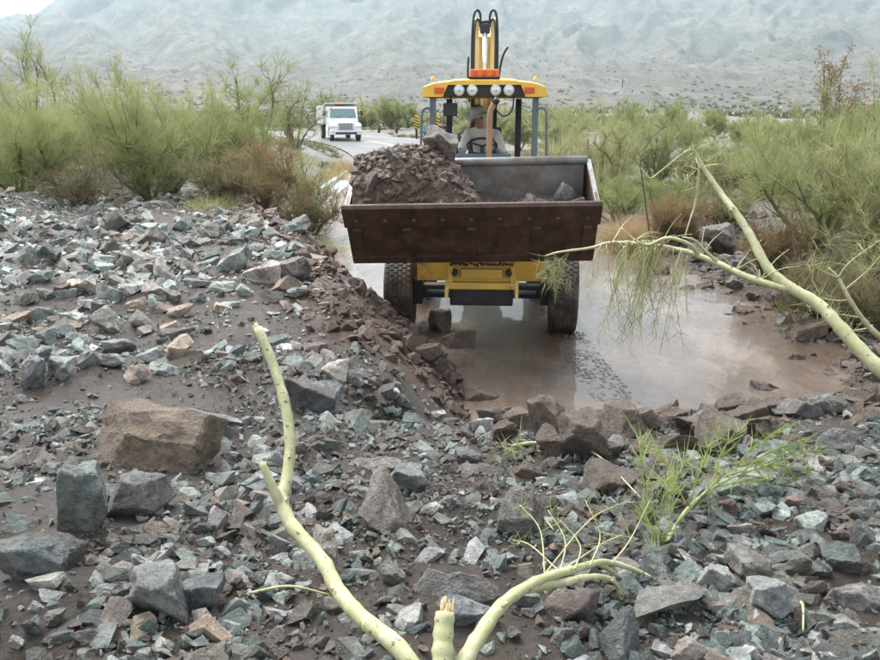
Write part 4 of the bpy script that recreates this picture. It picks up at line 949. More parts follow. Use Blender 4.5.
# operator, seated behind the steering wheel, looking down to the photo's left
def op(x, y, z): return LW(x, y, z)
hipc, chest, nk = op(.0, 2.62, 1.80), op(-.02, 2.52, 2.19), op(-.045, 2.46, 2.275)
fw = (LM.to_3x3() @ Vector((-.78, -.62, -.28))).normalized(); upv = (LM.to_3x3() @ Vector((-.16, -.22, .96))).normalized()
V, E, Rd = [], [], []
a = chain(V, E, Rd, [hipc, op(-.01, 2.58, 1.97), chest, nk], [(.10, .08), (.10, .075), (.095, .06), .050])
hc = head_mesh(V, E, Rd, a, nk - upv * .045, upv, fw, 1.06)
shl, shr = op(-.215, 2.50, 2.20), op(.185, 2.52, 2.195); ell, elr = op(-.30, 2.30, 1.93), op(.26, 2.34, 1.92); wrl, wrr = op(-.385, 2.05, 1.97), op(.15, 2.08, 2.04)
for sh_, el, wr, sgn in ((shl, ell, wrl, 1), (shr, elr, wrr, -1)):
    b = chain(V, E, Rd, [sh_, el, wr], [.036, .034, .027], 2); hand(V, E, Rd, b, wr, wr - el, sgn)
for sx in (-1, 1):
    kn, an, to = op(sx * .16, 2.12, 1.84), op(sx * .15, 1.98, 1.42), op(sx * .16, 1.84, 1.36)
    chain(V, E, Rd, [op(sx * .09, 2.60, 1.79), kn, an, to], [.085, .062, .042, .035], 0)
person = link('person', skin_mesh('person', V, E, Rd, M['skin'], 2)); tag(person, 'operator in pale long-sleeved shirt and grey brimmed hat seated at the loader controls looking down', 'person')
V, E, Rd = [], [], []
chain(V, E, Rd, [hipc, op(-.01, 2.58, 1.97), chest, op(-.04, 2.465, 2.275)], [(.165, .125), (.16, .12), (.165, .11), .075])
for sh_, el, wr in ((shl, ell, wrl), (shr, elr, wrr)): chain(V, E, Rd, [sh_, el, el.lerp(wr, .9)], [.080, .066, .050], 2)
link('shirt', skin_mesh('shirt', V, E, Rd, M['shirt'], 2), None, person)
V, E, Rd = [hipc], [], [(.15, .12)]
for sx in (-1, 1): chain(V, E, Rd, [op(sx * .09, 2.58, 1.79), op(sx * .16, 2.12, 1.84), op(sx * .15, 1.98, 1.46)], [.10, .078, .06], 0)
link('trousers', skin_mesh('trousers', V, E, Rd, M['jeans'], 2), None, person)
at, mt = face_parts(person, hc, upv, fw, 1.06, False, True)
ht = MB().lathe([(.088, -.01), (.155, -.012), (.160, -.004), (.150, .004), (.098, .012), (.094, .05), (.082, .095), (.05, .112), (.001, .106)], (0, 0, 0), 'Z', 28)
for v in ht.bm.verts:
    if math.hypot(v.co.x, v.co.y) > .12: v.co.z += .9 * v.co.x**2 - .35 * v.co.y**2
hat = ht.build('hat', M['hat'], person); hat.matrix_basis = Matrix.Translation(hc + upv * .042) @ mt.to_4x4() @ Matrix.Scale(1.1, 4)
# two workers standing on the road beyond the loader
def standing(loc, rz, top, legs, label, hard=None, arm=.0):
    V, E, Rd = [], [], []; Rm = Matrix.Translation(loc) @ Matrix.Rotation(rz, 4, 'Z'); q = lambda x, y, z: Rm @ Vector((x, y, z))
    a = chain(V, E, Rd, [q(0, 0, .94), q(0, .01, 1.15), q(0, .01, 1.38), q(0, .0, 1.50)], [(.13, .09), (.125, .09), (.14, .09), .055])
    up, fw2 = Vector((0, 0, 1)), Rm.to_3x3() @ Vector((0, -1, 0)); hc2 = head_mesh(V, E, Rd, a, q(0, 0, 1.50), up, fw2, .95); ends = []
    for sx in (-1, 1):
        s1, e1, w1 = q(sx * .19, .01, 1.40), q(sx * .25, .03, 1.13), q(sx * .24, -.08 - arm, .90 + arm)
        b = chain(V, E, Rd, [s1, e1, w1], [.05, .042, .028], 2); hand(V, E, Rd, b, w1, w1 - e1, sx); ends.append((s1, e1, w1))
        chain(V, E, Rd, [q(sx * .09, 0, .90), q(sx * .11, -.02, .50), q(sx * .12, .01, .09), q(sx * .13, -.15, .045)], [.085, .06, .045, .042], 0)
    p = link('person', skin_mesh('person', V, E, Rd, M['skin'], 2)); tag(p, label, 'person')
    V, E, Rd = [], [], []; chain(V, E, Rd, [q(0, 0, .92), q(0, .01, 1.15), q(0, .01, 1.38), q(0, 0, 1.48)], [(.16, .115), (.15, .11), (.165, .11), .07])
    for s1, e1, w1 in ends: chain(V, E, Rd, [s1, e1, e1.lerp(w1, .9)], [.07, .06, .045], 2)
    link('shirt', skin_mesh('shirt', V, E, Rd, top, 2), None, p)
    V, E, Rd = [q(0, 0, .95)], [], [(.155, .115)]
    for sx in (-1, 1): chain(V, E, Rd, [q(sx * .09, 0, .88), q(sx * .11, -.02, .50), q(sx * .12, .01, .10)], [.105, .08, .065], 0)
    link('trousers', skin_mesh('trousers', V, E, Rd, legs, 2), None, p); face_parts(p, hc2, up, fw2, .95, True); return p
g = P(442, 147, 48); standing((g.x, 48, float(road_z(48.2))), R(20), M['navy'], M['jeans'], 'person in dark jacket and blue jeans standing on the road behind the cab', arm=.1)
g = P(427, 147, 50); standing((g.x, 50, float(road_z(50.2))), R(-30), M['teal'], M['dark'], 'person in teal top standing on the road, mostly hidden by the cab post')

# ------------------------------------------------------------------ white work truck on the bend
sT = RC + RR * math.asin(28.5 / RR); tx, ty_ = road_pt(sT, -1.55); tz = float(road_z(sT))
tr = empty('work_truck', (tx, ty_, tz + .005), R(15)); tag(tr, 'white medium-duty dump truck coming round the bend behind the left bushes', 'truck')
hd = MB().prism([(0, .78), (0, 1.18), (.08, 1.30), (1.05, 1.50), (1.05, .62), (.75, .60)], -.62, .62).build('bonnet', M['white'], tr)
for sx in (-1, 1):
    MB().prism([(-.02, .72), (-.02, 1.02), (.15, 1.16), (.95, 1.22), (1.10, 1.10), (1.10, .70), (.98, .78), (.75, 1.02), (.38, 1.02), (.15, .76)], sx * .60, sx * 1.10).build('fender', M['white'], tr)
    hl = MB().box((sx * .86, -.03, .95), (.34, .05, .17), bev=.02).build('headlight', M['lens'], tr)
    MB().box((sx * 1.03, -.02, .95), (.05, .04, .14)).build('turn_signal', M['amber'], hl)
    mi = MB().box((sx * 1.32, 1.10, 1.86), (.16, .08, .36), bev=.02).build('mirror', M['blackp'], tr); MB().tube([(sx * 1.10, 1.2, 2.05), (sx * 1.32, 1.12, 2.05)], .02, 6).tube([(sx * 1.10, 1.2, 1.68), (sx * 1.32, 1.12, 1.68)], .02, 6).build('mirror_arm', M['grille'], mi)
    MB().box((sx * .62, -.12, .56), (.25, .03, .12), bev=.01).build('fog_lamp', M['lens'], tr)
gr = MB().box((0, -.03, 1.0), (1.0, .06, .44), bev=.03).build('grille', M['grille'], tr)
for k in range(6): MB().box((0, -.066, .84 + k * .064), (.9, .012, .026)).build('grille_slot', M['blackp'], gr)
for k in range(3): MB().box((-.25 + .25 * k, -.072, 1.0), (.03, .012, .40)).build('grille_bar', M['grille'], gr)
bp = MB().prism([(-.20, .42), (-.22, .70), (-.05, .74), (.1, .70), (.1, .42)], -1.14, 1.14).build('bumper', M['white'], tr)
MB().box((0, -.225, .52), (1.5, .03, .13), bev=.01).build('bumper_slot', M['blackp'], bp)
cbm = MB().prism([(1.05, .62), (1.05, 1.48), (1.45, 2.22), (1.70, 2.34), (2.75, 2.34), (2.80, .62)], -1.04, 1.04).build('cab', M['white'], tr)
ws = MB(); ws.poly([(-.93, 1.085, 1.54), (.93, 1.085, 1.54), (.86, 1.43, 2.17), (-.86, 1.43, 2.17)]); wsd = ws.build('windshield', M['glass'], tr); wsd.location = (0, -.022, .010)
for x in (-.5, .3): MB().tube([(x, 1.06, 1.55), (x + .45, 1.13, 1.70)], .010, 6).build('wiper', M['blackp'], wsd)
for sx in (-1, 1):
    dr = MB().box((sx * 1.045, 1.95, 1.35), (.02, 1.0, 1.4), bev=.005).build('door', M['white'], tr); MB().box((sx * 1.058, 2.0, 1.85), (.012, .8, .48)).build('side_window', M['glass'], dr); MB().box((sx * 1.062, 2.35, 1.45), (.02, .15, .04)).build('handle', M['blackp'], dr)
bd = MB().box((0, 5.0, 1.75), (2.40, 4.0, 1.30), bev=.02).build('dump_body', M['white'], tr)
MB().box((0, 2.35, 2.50), (2.35, 1.3, .10), (R(-4), 0, 0), bev=.02).build('cab_shield', M['grille'], bd); MB().box((0, 2.96, 2.35), (2.38, .08, .35)).build('headboard', M['white'], bd)
for k in range(6): MB().box((-1.22, 3.3 + k * .68, 1.75), (.05, .08, 1.25)).build('rib', M['white'], bd)
MB().box((0, 2.2, 2.62), (.8, .22, .13), bev=.03).build('beacon', M['amber'], tr)
MB().box((0, 3.5, .72), (.9, 6.6, .25)).build('chassis', M['blackp'], tr)
def truck_wheel(x, y):
    wh = empty('wheel'); wh.parent = tr; wh.location = (x, y, .50)
    MB().lathe([(.29, -.13), (.36, -.15), (.47, -.14), (.50, -.10), (.50, .10), (.47, .14), (.36, .15), (.29, .13)], n=28).build('tyre', M['rubber'], wh)
    MB().lathe([(.29, -.12), (.27, -.05), (.10, -.03), (.09, -.1), (.001, -.1)], n=20).lathe([(.29, .12), (.27, .05), (.10, .03), (.09, .1), (.001, .1)], n=20).build('rim', M['white'], wh)
for x in (-.95, .95): truck_wheel(x, .58); truck_wheel(x, 5.4)
# ------------------------------------------------------------------ marker signs and guard posts on the outside of the bend
def chevron(px, d, label, flip):
    g = P(px, 130, d); z = gz(g.x, d); o = empty('marker_sign', (g.x, d, z), R(8)); tag(o, label, 'sign', 'striped markers on the bend')
    MB().box((0, .03, .35), (.16, .05, .74)).build('post', M['signblack'], o)
    pn = MB().box((0, 0, 1.20), (.34, .012, 1.02), bev=.004).build('panel', M['signyellow'], o)
    for k in range(5):
        z0 = .72 + k * .21; w = .165; dz = .17
        pts = [(-w, z0), (w, z0 + dz * flip * 1.0), (w, z0 + dz * flip + .10), (-w, z0 + .10)]; pts = [(x, min(max(zz, .70), 1.70)) for x, zz in pts]
        MB().poly([(x, -.010, zz) for x, zz in pts]).build('stripe', M['signblack'], pn)
chevron(416.5, 63, 'yellow and black striped marker sign left of the cab post', -1); chevron(437.5, 60, 'yellow and black striped marker sign seen through the cab, beside the standing worker', -1)
for px, d, lb in ((379, 76, 'black guard post nearest the white truck on the far road edge'), (396.5, 71, 'second black guard post from the white truck on the far road edge'), (459, 57, 'black guard post seen through the cab left of the operator')):
    g = P(px, 130, d); tag(MB().lathe([(.13, -.1), (.13, .52), (.10, .60), (.001, .61)], (0, 0, 0), 'Z', 12).build('guard_post', M['signblack'], None, (g.x, d, gz(g.x, d))), lb, 'post', 'guard posts on the bend')
#@@PLANTS
# ------------------------------------------------------------------ plants
def grow(seed, h, w, stems=7, sec=7, ter=5, tw=9, twl=(.18, .42), tww=.010, up=.5, bare=.25):
    """returns stem polylines [(pts, r0, r1)] and twig blades (V, F); base at the origin"""
    rs = np.random.RandomState(seed); lines = []; B, D = [], []
    for i in range(stems):
        a = 2 * math.pi * (i + rs.uniform(-.4, .4)) / stems; lean = rs.uniform(.25, 1.0); end = np.array([math.cos(a) * w * .5 * lean, math.sin(a) * w * .5 * lean, h * (1.0 - .42 * lean**2) * rs.uniform(.72, .95)])
        mid = end * [.38, .38, .52] + rs.normal(size=3) * [.08 * w, .08 * w, .04 * h]; pts = catmull([(0.04 * math.cos(a), .04 * math.sin(a), -.05), mid, end], 5); lines.append((pts, .016 * h + .012, .006))
        for j in range(sec):
            t = bare + (1 - bare) * (j + rs.uniform(0, 1)) / sec; k = min(int(t * (len(pts) - 1)), len(pts) - 2); p = np.array(pts[k]); d = end - mid; d = d / np.linalg.norm(d)
            dr = d * .6 + rs.normal(size=3) * .75 + [math.cos(a) * .35, math.sin(a) * .35, up * .5]; dr /= np.linalg.norm(dr); ln = w * rs.uniform(.14, .30)
            q = [p, p + dr * ln * .5 + rs.normal(size=3) * .03, p + dr * ln + [0, 0, up * ln * .25]]; q[2][2] = max(q[2][2], .05); q[1][2] = max(q[1][2], .04); lines.append((q, .007 * h**.5 + .002, .003))
            for m in range(ter):
                tt = rs.uniform(.15, 1.0); s = q[1] * (1 - tt) + q[2] * tt if tt > .5 else q[0] * (1 - tt) + q[1] * tt
                d3 = dr * .5 + rs.normal(size=3) * .7 + [0, 0, up]; d3 /= np.linalg.norm(d3); l3 = w * rs.uniform(.06, .14)
                for n_ in range(tw):
                    f = rs.uniform(0, 1); B.append(s + d3 * l3 * f + rs.normal(size=3) * .012); D.append(d3 * .8 + rs.normal(size=3) * .55 + [0, 0, up * .7])
                B.append(s); D.append(d3)
    B = np.array(B); D = np.array(D); B[:, 2] = np.maximum(B[:, 2], .02); n = len(B)
    V, Fc = strips(B, D, rs.uniform(twl[0], twl[1], n), rs.uniform(.6, 1.2, n) * tww, None, seed + 1)
    return lines, V, Fc
def stem_mesh(lines, mat, n=5):
    mb = MB()
    for pts, r0, r1 in lines: mb.tube(pts, list(np.linspace(r0, r1, len(pts))), n)
    return mb.mesh('stems', mat)
def bush(name, px, d, h, w, mat, stem, label, cat, seed, group=None, dz=0, x=None, **kw):
    h = h * (.95 if cat == 'tree' else .72); lines, V, Fc = grow(seed, h, w, **kw); xx = P(px, 200, d).x if x is None else x
    o = empty(name, (xx, d, gz(xx, d) + dz), 0); tag(o, label, cat, group)
    link('trunk' if cat == 'tree' else 'stems', stem_mesh(lines, M[stem]), None, o); link('crown', np_mesh('crown', V, Fc, None, False, M[mat]), None, o); return o
big = dict(stems=11, sec=10, ter=7, tw=13, tww=.0065, twl=(.12, .34), up=.75, bare=.22)
bush('palo_verde_bush', 20, 13.6, 1.75, 2.6, 'green', 'greenwood', 'feathery green palo verde bush at the left edge above the rock pile', 'bush', 1, **big)
bush('palo_verde_bush', 62, 15.2, 2.05, 2.7, 'green2', 'greenwood', 'pale green palo verde bush second from the left edge above the rock pile', 'bush', 2, **big)
bush('palo_verde_bush', 150, 14.2, 2.15, 2.9, 'green', 'greenwood', 'large feathery palo verde bush in the middle of the left bank', 'bush', 3, **big)
bush('palo_verde_bush', 172, 16.6, 2.55, 2.6, 'green2', 'greenwood', 'tall pale palo verde bush behind the large one on the left bank', 'bush', 4, **big)
bush('palo_verde_bush', 232, 16.0, 2.0, 2.4, 'green', 'greenwood', 'green palo verde bush between the large left bush and the orange brush', 'bush', 5, **big)
bush('dry_brush_bush', 262, 14.2, 1.35, 1.9, 'brown', 'wood', 'orange-brown dry brush left of the road edge', 'bush', 6, stems=9, sec=7, ter=6, tw=9, twl=(.12, .30), up=.6)
bush('dry_brush_bush', 306, 16.0, 1.55, 1.7, 'dull', 'wood', 'olive and rust brush beside the kerb below the truck', 'bush', 7, stems=9, sec=7, ter=6, tw=9, twl=(.12, .30), up=.7)
bush('dry_brush_bush', 225, 13.0, .9, 1.3, 'dull', 'wood', 'low dull brush at the top of the rock pile under the bushes', 'bush', 8, stems=8, sec=6, ter=5, tw=9, twl=(.12, .28))
bush('dry_brush_bush', 85, 12.9, .7, 1.6, 'dull', 'wood', 'low dark brush under the palo verde bushes at the rock pile edge', 'bush', 9, stems=8, sec=6, ter=5, tw=8, twl=(.12, .28))
tree = dict(stems=5, sec=8, ter=6, tw=12, tww=.011, twl=(.18, .42), up=.5, bare=.4)
bush('palo_verde_tree', 40, 24, 3.7, 4.2, 'green', 'wood', 'open-crowned palo verde tree with bare limbs at the upper left', 'tree', 11, **tree)
bush('palo_verde_tree', -20, 21, 2.9, 2.6, 'green', 'wood', 'palo verde tree cut by the left picture edge', 'tree', 12, **tree)
bush('palo_verde_tree', 256, 25, 3.3, 2.7, 'green', 'wood', 'rounded palo verde tree standing alone left of the truck', 'tree', 13, **tree)
# right bank
bush('palo_verde_bush', 822, 11.8, 3.1, 3.0, 'green', 'greenwood', 'large feathery green bush on the right bank', 'bush', 21, **big)
bush('palo_verde_bush', 884, 10.4, 2.5, 2.3, 'green2', 'greenwood', 'pale green bush at the right edge behind the leaning trunk', 'bush', 22, **big)
bush('dry_brush_bush', 778, 11.4, .95, 1.3, 'brown', 'wood', 'rusty brown brush at the foot of the large right bush', 'bush', 23, stems=8, sec=6, ter=6, tw=8, twl=(.12, .28))
bush('dry_brush_bush', 726, 15.5, .95, 1.6, 'dull', 'wood', 'low olive brush on the right bank above the side branch', 'bush', 24, stems=8, sec=6, ter=6, tw=8, twl=(.12, .28))
bush('palo_verde_bush', 600, 22, 3.3, 3.4, 'green2', 'greenwood', 'pale green palo verde just right of the cab', 'bush', 25, **big)
bush('palo_verde_bush', 655, 25, 3.0, 3.4, 'green', 'greenwood', 'green bush beyond the road right of the bucket', 'bush', 26, **big)
bush('palo_verde_bush', 668, 16.5, 1.7, 1.2, 'green', 'greenwood', 'slender green bush with curved bare stem behind the side branch', 'bush', 27, stems=4, sec=6, ter=5, tw=8, tww=.009, bare=.35)
for q, (px, d, h, w, mt, lb) in enumerate([(675, 15, .8, 1.3, 'brown', 'small rusty brush below the bare sapling'), 
        (850, 8.8, .9, 1.3, 'dull', 'dull brush at the right edge behind the thin limb'), (575, 26, 2.2, 2.6, 'green2', 'pale green bush directly behind the right cab post'), (618, 18.5, 1.3, 1.8, 'green', 'green bush right of the bucket behind the dry tuft'), (20, 18, 2.4, 2.6, 'green2', 'pale palo verde bush behind the leftmost bushes'), (110, 17.6, 2.5, 2.6, 'green2', 'pale bush behind the gap between the left palo verdes'), (300, 19, 2.0, 2.2, 'green2', 'pale green bush just left of the truck'), (298, 34, 3.6, 3.2, 'green', 'green bush half covering the body of the white truck')]):
    bush('bank_bush', px, d, h, w, mt, 'wood', lb, 'bush', 130 + q, stems=9, sec=8, ter=6, tw=12, tww=.0075, twl=(.12, .30), up=.7)
def tuft(name, px, d, n, h, spread, mat, label, seed, lean=.55, wd=.008):
    rs = np.random.RandomState(seed); x = P(px, 200, d).x; B = rs.normal(size=(n, 3)) * [spread, spread, 0]; D = rs.normal(size=(n, 3)) * [lean, lean, 0] + [0, 0, 1]; D += B * .8
    V, Fc = strips(B, D, rs.uniform(.5, 1.05, n) * h, rs.uniform(.6, 1.3, n) * wd, None, seed); z = ground_z(V[:, 0] * 0 + x, V[:, 1] * 0 + d)
    o = link(name, np_mesh(name, V, Fc, None, False, M[mat])); o.location = (x, d, gz(x, d) - .02); tag(o, label, 'grass'); return o
tuft('dry_grass_tuft', 634, 15.2, 1500, .80, .22, 'straw', 'orange-brown dry grass tuft right of the bucket', 31, .6, .009)
tuft('dry_grass_tuft', 642, 14.2, 900, .50, .22, 'brown', 'low rusty grass in front of the dry tuft beside the bucket', 32, .7, .009)
tuft('dry_grass_tuft', 345, 33, 700, .75, .30, 'straw', 'pale straw tuft at the kerb below the truck', 33, .6, .016)
tuft('dry_grass_tuft', 334, 30, 500, .6, .35, 'straw', 'straw grass behind the olive brush at the kerb', 34, .6, .016)
tuft('green_grass_tuft', 215, 12.6, 800, .34, .22, 'green2', 'bright green grass tuft at the top edge of the rock pile', 35, .9, .006)
tuft('green_grass_tuft', 312, 14.2, 900, .50, .2, 'green2', 'bright green tuft at the foot of the orange brush', 36, .8, .007)
# tall dry-topped plants on the right
def dry_top(px, pytop, d, seed, label, spread):
    rs = np.random.RandomState(seed); x = P(px, 200, d).x; z0 = gz(x, d); zt = P(px, pytop, d).z - z0; o = empty('dry_topped_shrub', (x, d, z0)); tag(o, label, 'shrub', 'dry-topped shrubs on the right bank'); lines = []; B, D = [], []
    for i in range(9):
        a = rs.uniform(0, 6.28); e = np.array([math.cos(a) * spread * rs.uniform(.2, 1), math.sin(a) * spread * .6, zt * rs.uniform(.78, 1.0)]); m = e * [.35, .35, .55] + rs.normal(size=3) * .04
        pts = catmull([(0, 0, -.05), m, e], 6); lines.append((pts, .012, .003))
        for k in range(7, 13):
            p = np.array(pts[k])
            for q in range(2):
                dr = rs.normal(size=3) * .6 + [0, 0, .5]; tp = p + dr * .12; lines.append(([p, tp], .004, .002))
                for _ in range(14): B.append(tp + rs.normal(size=3) * .035); D.append(rs.normal(size=3) + [0, 0, .3])
    B, D = np.array(B), np.array(D); n = len(B); V, Fc = strips(B, D, rs.uniform(.03, .08, n), rs.uniform(.012, .022, n), None, seed)
    link('stems', stem_mesh(lines, M['wood']), None, o); link('seed_heads', np_mesh('seed_heads', V, Fc, None, False, M['brown']), None, o)
dry_top(818, 52, 13.6, 41, 'tall shrub with brown dry tops rising above the large right bush', .55); dry_top(858, 92, 14.0, 42, 'shorter brown-topped shrub near the right edge', .5)
# bare curved sapling behind the side branch
x = P(668, 200, 14.2).x; z0 = gz(x, 14.2); A = [P(642, 178, 14.2), P(641, 160, 14.2), P(650, 140, 14.2), P(664, 126, 14.2), P(670, 112, 14.3)]; mb = MB(); mb.tube(catmull([Vector((A[0].x + .30, 14.2, gz(A[0].x, 14.2) - .05))] + A, 5), list(np.linspace(.016, .005, 26)), 7)
for k in range(16):
    p = A[1 + k % 4] + Vector((rnd.uniform(-.06, .06), 0, rnd.uniform(-.1, .1))); mb.tube([p, p + Vector((rnd.uniform(-.25, .3), rnd.uniform(-.2, .2), rnd.uniform(.05, .3)))], [.006, .002], 5)
tag(mb.build('bare_sapling', M['wood']), 'thin bare sapling with a curved stem right of the bucket', 'sapling')
# shrubs on the flat beyond the road
protos = [grow(300 + k, 1.6, 2.2, stems=8, sec=6, ter=5, tw=9, tww=.022, twl=(.2, .45), up=.7) for k in range(4)]
PM = [(stem_mesh(l, M['wood'], 4), np_mesh('crown', v, f, None, False, M['green2' if k % 2 else 'green'])) for k, (l, v, f) in enumerate(protos)]
far = []
for k in range(42):
    d = 34 * (175 / 34)**rnd.uniform(0, 1); px = rnd.uniform(-10, 900); x = P(px, 130, d).x; uu, s_q = road_uv(np.array([x]), np.array([float(d)]))
    if abs(uu[0]) < 6.5 or (uu[0] < 0 and d < 40): continue
    far.append((px, d, rnd.uniform(.7, 1.35)))
far += [(352, 88, 1.9), (372, 92, 1.7), (392, 86, 1.8), (408, 90, 1.5), (330, 95, 2.0), (470, 75, 1.5), (505, 60, 1.4), (520, 48, 1.2), (560, 40, 1.45), (575, 52, 1.5), (690, 44, 1.0), (715, 60, 1.2), (740, 52, .9), (675, 70, 1.3), (625, 60, 1.5), (770, 58, 1.0), (800, 40, 1.1), (705, 34, .8), (745, 30, .7), (735, 24, .8), (780, 22, 1.0), (700, 26, .75), (850, 26, 1.2), (870, 34, 1.4), (760, 40, 1.1)]
far.sort()
def ordinal(n):
    w1 = ['', 'first', 'second', 'third', 'fourth', 'fifth', 'sixth', 'seventh', 'eighth', 'ninth', 'tenth', 'eleventh', 'twelfth', 'thirteenth', 'fourteenth', 'fifteenth', 'sixteenth', 'seventeenth', 'eighteenth', 'nineteenth']
    tens = ['', '', 'twenty', 'thirty', 'forty', 'fifty', 'sixty', 'seventy']; tl = ['', '', 'twentieth', 'thirtieth', 'fortieth', 'fiftieth', 'sixtieth', 'seventieth']
    return w1[n] if n < 20 else (tl[n // 10] if n % 10 == 0 else tens[n // 10] + '-' + w1[n % 10])
for i, (px, d, sc) in enumerate(far):
    x = P(px, 130, d).x; k = i % 4; o = empty('desert_shrub', (x, d, gz(x, d)), rnd.uniform(0, 6.28)); o.scale = (sc, sc, sc * rnd.uniform(.85, 1.15))
    tag(o, f'hazy green desert shrub on the flat beyond the road, {ordinal(i + 1)} from the left', 'shrub', 'desert shrubs beyond the road')
    link('stems', PM[k][0], None, o); link('crown', PM[k][1], None, o)
# saguaros
def saguaro(px, pyt, pyb, d, label, r=None, arms=()):
    b, t = P(px, pyb, d), P(px, pyt, d); z0 = b.z if d > 200 else gz(b.x, d)
    if d > 232: z0 = max(z0 if d < 200 else -9, float(mount_z(np.array([math.atan2(b.x, d)]), np.array([math.hypot(b.x, d)]))[0]))
    h = max(t.z - z0, 1.5); r = r or .05 * h + .05; mb = MB(); n = 20; prof = [(r * .85, -.1), (r, h * .3), (r * 1.05, h * .7), (r * .9, h * .93), (r * .5, h * .985), (.001, h)]
    mb.lathe(prof, (0, 0, 0), 'Z', n)
    for v in mb.bm.verts:
        k = round(math.atan2(v.co.y, v.co.x) / (2 * math.pi) * n); s = 1.08 if k % 2 else .88; v.co.x *= s; v.co.y *= s
    tag(mb.build('saguaro', M['saguaro'], None, (b.x, d, z0)), label, 'cactus')
saguaro(764, 111, 140, 62, 'tall single-stemmed saguaro on the flat above the large right bush', .20); saguaro(809, 138, 180, 17, 'small columnar cactus standing among the right bushes', .085)
saguaro(622, 78, 92, 540, 'tiny distant saguaro on the slope right of the cab'); saguaro(651, 84, 96, 560, 'tiny distant saguaro on the slope, second right of the cab')
# ------------------------------------------------------------------ broken palo verde limbs
def limb(parent, pts, r0, r1, name='limb', n=12, mat='bark', knob=0):
    c = catmull(pts, 7); m = len(c); rad = [(r0 + (r1 - r0) * i / (m - 1)) * (1 + .10 * math.sin(i * 1.7) * rnd.uniform(.2, 1) + rnd.uniform(-.03, .05)) for i in range(m)]
    o = MB().tube(c, rad, n).build(name, M[mat], parent)
    if r0 > .018 and mat == 'bark' and m > 30:                    # knots where twigs broke off
        for _ in range(max(2, m // 14)):
            i = rnd.randrange(2, m - 2); p = Vector(c[i]); v = Vector((rnd.uniform(-1, 1), rnd.uniform(-1, .1), rnd.uniform(-.2, 1))).normalized(); k = rad[i]
            kn = MB().tube([p + v * k * .6, p + v * k * 1.08, p + v * k * 1.32], [k * .42, k * .30, k * .16], 7).build('knot', M['bark'], o)
            MB().tube([p + v * k * 1.30, p + v * k * 1.36], [k * .15, k * .10], 7).build('scar', M['wood'], o)
    return o
def splinter(parent, p, d, r, n=16, ln=.05):
    mb = MB(); d = Vector(d).normalized(); u = d.orthogonal().normalized(); w = d.cross(u)
    for k in range(n):
        a = rnd.uniform(0, 6.28); q = r * rnd.uniform(.1, .85); b = Vector(p) + (u * math.cos(a) + w * math.sin(a)) * q - d * .012; mb.tube([b, b + d * ln * rnd.uniform(.35, 1.1) + u * rnd.uniform(-.004, .004)], [r * .24, r * .07], 5)
    return mb.build('splintered_end', M['splinter'], parent)
def twiggy(parent, tips, seed, n=30, ln=(.08, .25), wd=.004, droop=0, name='twigs', mat='green2', spread=.03, dirs=None):
    rs = np.random.RandomState(seed); B, D = [], []
    for i, p in enumerate(tips):
        for _ in range(n): B.append(np.array(p) + rs.normal(size=3) * spread); D.append(rs.normal(size=3) * .6 + ([0, 0, -droop] if dirs is None else np.array(dirs[i])))
    B, D = np.array(B), np.array(D); V, Fc = strips(B, D, rs.uniform(ln[0], ln[1], len(B)), rs.uniform(.6, 1.2, len(B)) * wd, None, seed); o = link(name, np_mesh(name, V, Fc, None, False, M[mat])); o.parent = parent; return o
# foreground broken shrub: three limbs from one base just below the frame
fb = empty('broken_palo_verde', (0, 0, 0)); tag(fb, 'snapped palo verde shrub with three pale green limbs rising in the foreground', 'branch')
base = P(440, 735, 1.5); root = Vector((base.x, 1.45, gz(base.x, 1.45) - .1))
limb(fb, [root, P(436, 760, 1.46), P(440, 715, 1.50)], .045, .036)
limb(fb, [P(440, 725, 1.5), P(405, 655, 1.60), P(362, 618, 1.72), P(338, 590, 1.82), P(322, 560, 1.90), P(292, 525, 2.0), P(282, 500, 2.06), P(287, 478, 2.12), P(290, 440, 2.2), P(284, 400, 2.28), P(272, 362, 2.36), P(258, 328, 2.42)], .0225, .0145)
splinter(fb, P(257, 327, 2.42), P(250, 308, 2.45) - P(258, 330, 2.42), .015, 12, .03)
limb(fb, [P(282, 506, 2.05), P(273, 488, 2.05), P(262, 463, 2.07)], .017, .010); splinter(fb, P(262, 463, 2.07), P(258, 452, 2.08) - P(262, 463, 2.07), .011, 8, .02)
limb(fb, [P(441, 725, 1.5), P(442, 680, 1.56), P(443, 640, 1.62), P(445, 612, 1.66)], .027, .023); splinter(fb, P(445, 613, 1.66), P(447, 590, 1.68) - P(445, 612, 1.66), .022, 26, .052)
limb(fb, [P(442, 728, 1.5), P(462, 668, 1.60), P(482, 632, 1.70), P(505, 602, 1.84), P(540, 580, 2.02), P(575, 569, 2.2), P(605, 562, 2.36), P(635, 570, 2.42), P(655, 580, 2.42)], .0235, .006)
limb(fb, [P(525, 588, 1.95), P(560, 583, 2.1), P(590, 577, 2.2), P(612, 580, 2.28), P(622, 596, 2.3)], .016, .005)
limb(fb, [P(600, 563, 2.34), P(620, 577, 2.4), P(640, 586, 2.4)], .010, .004)
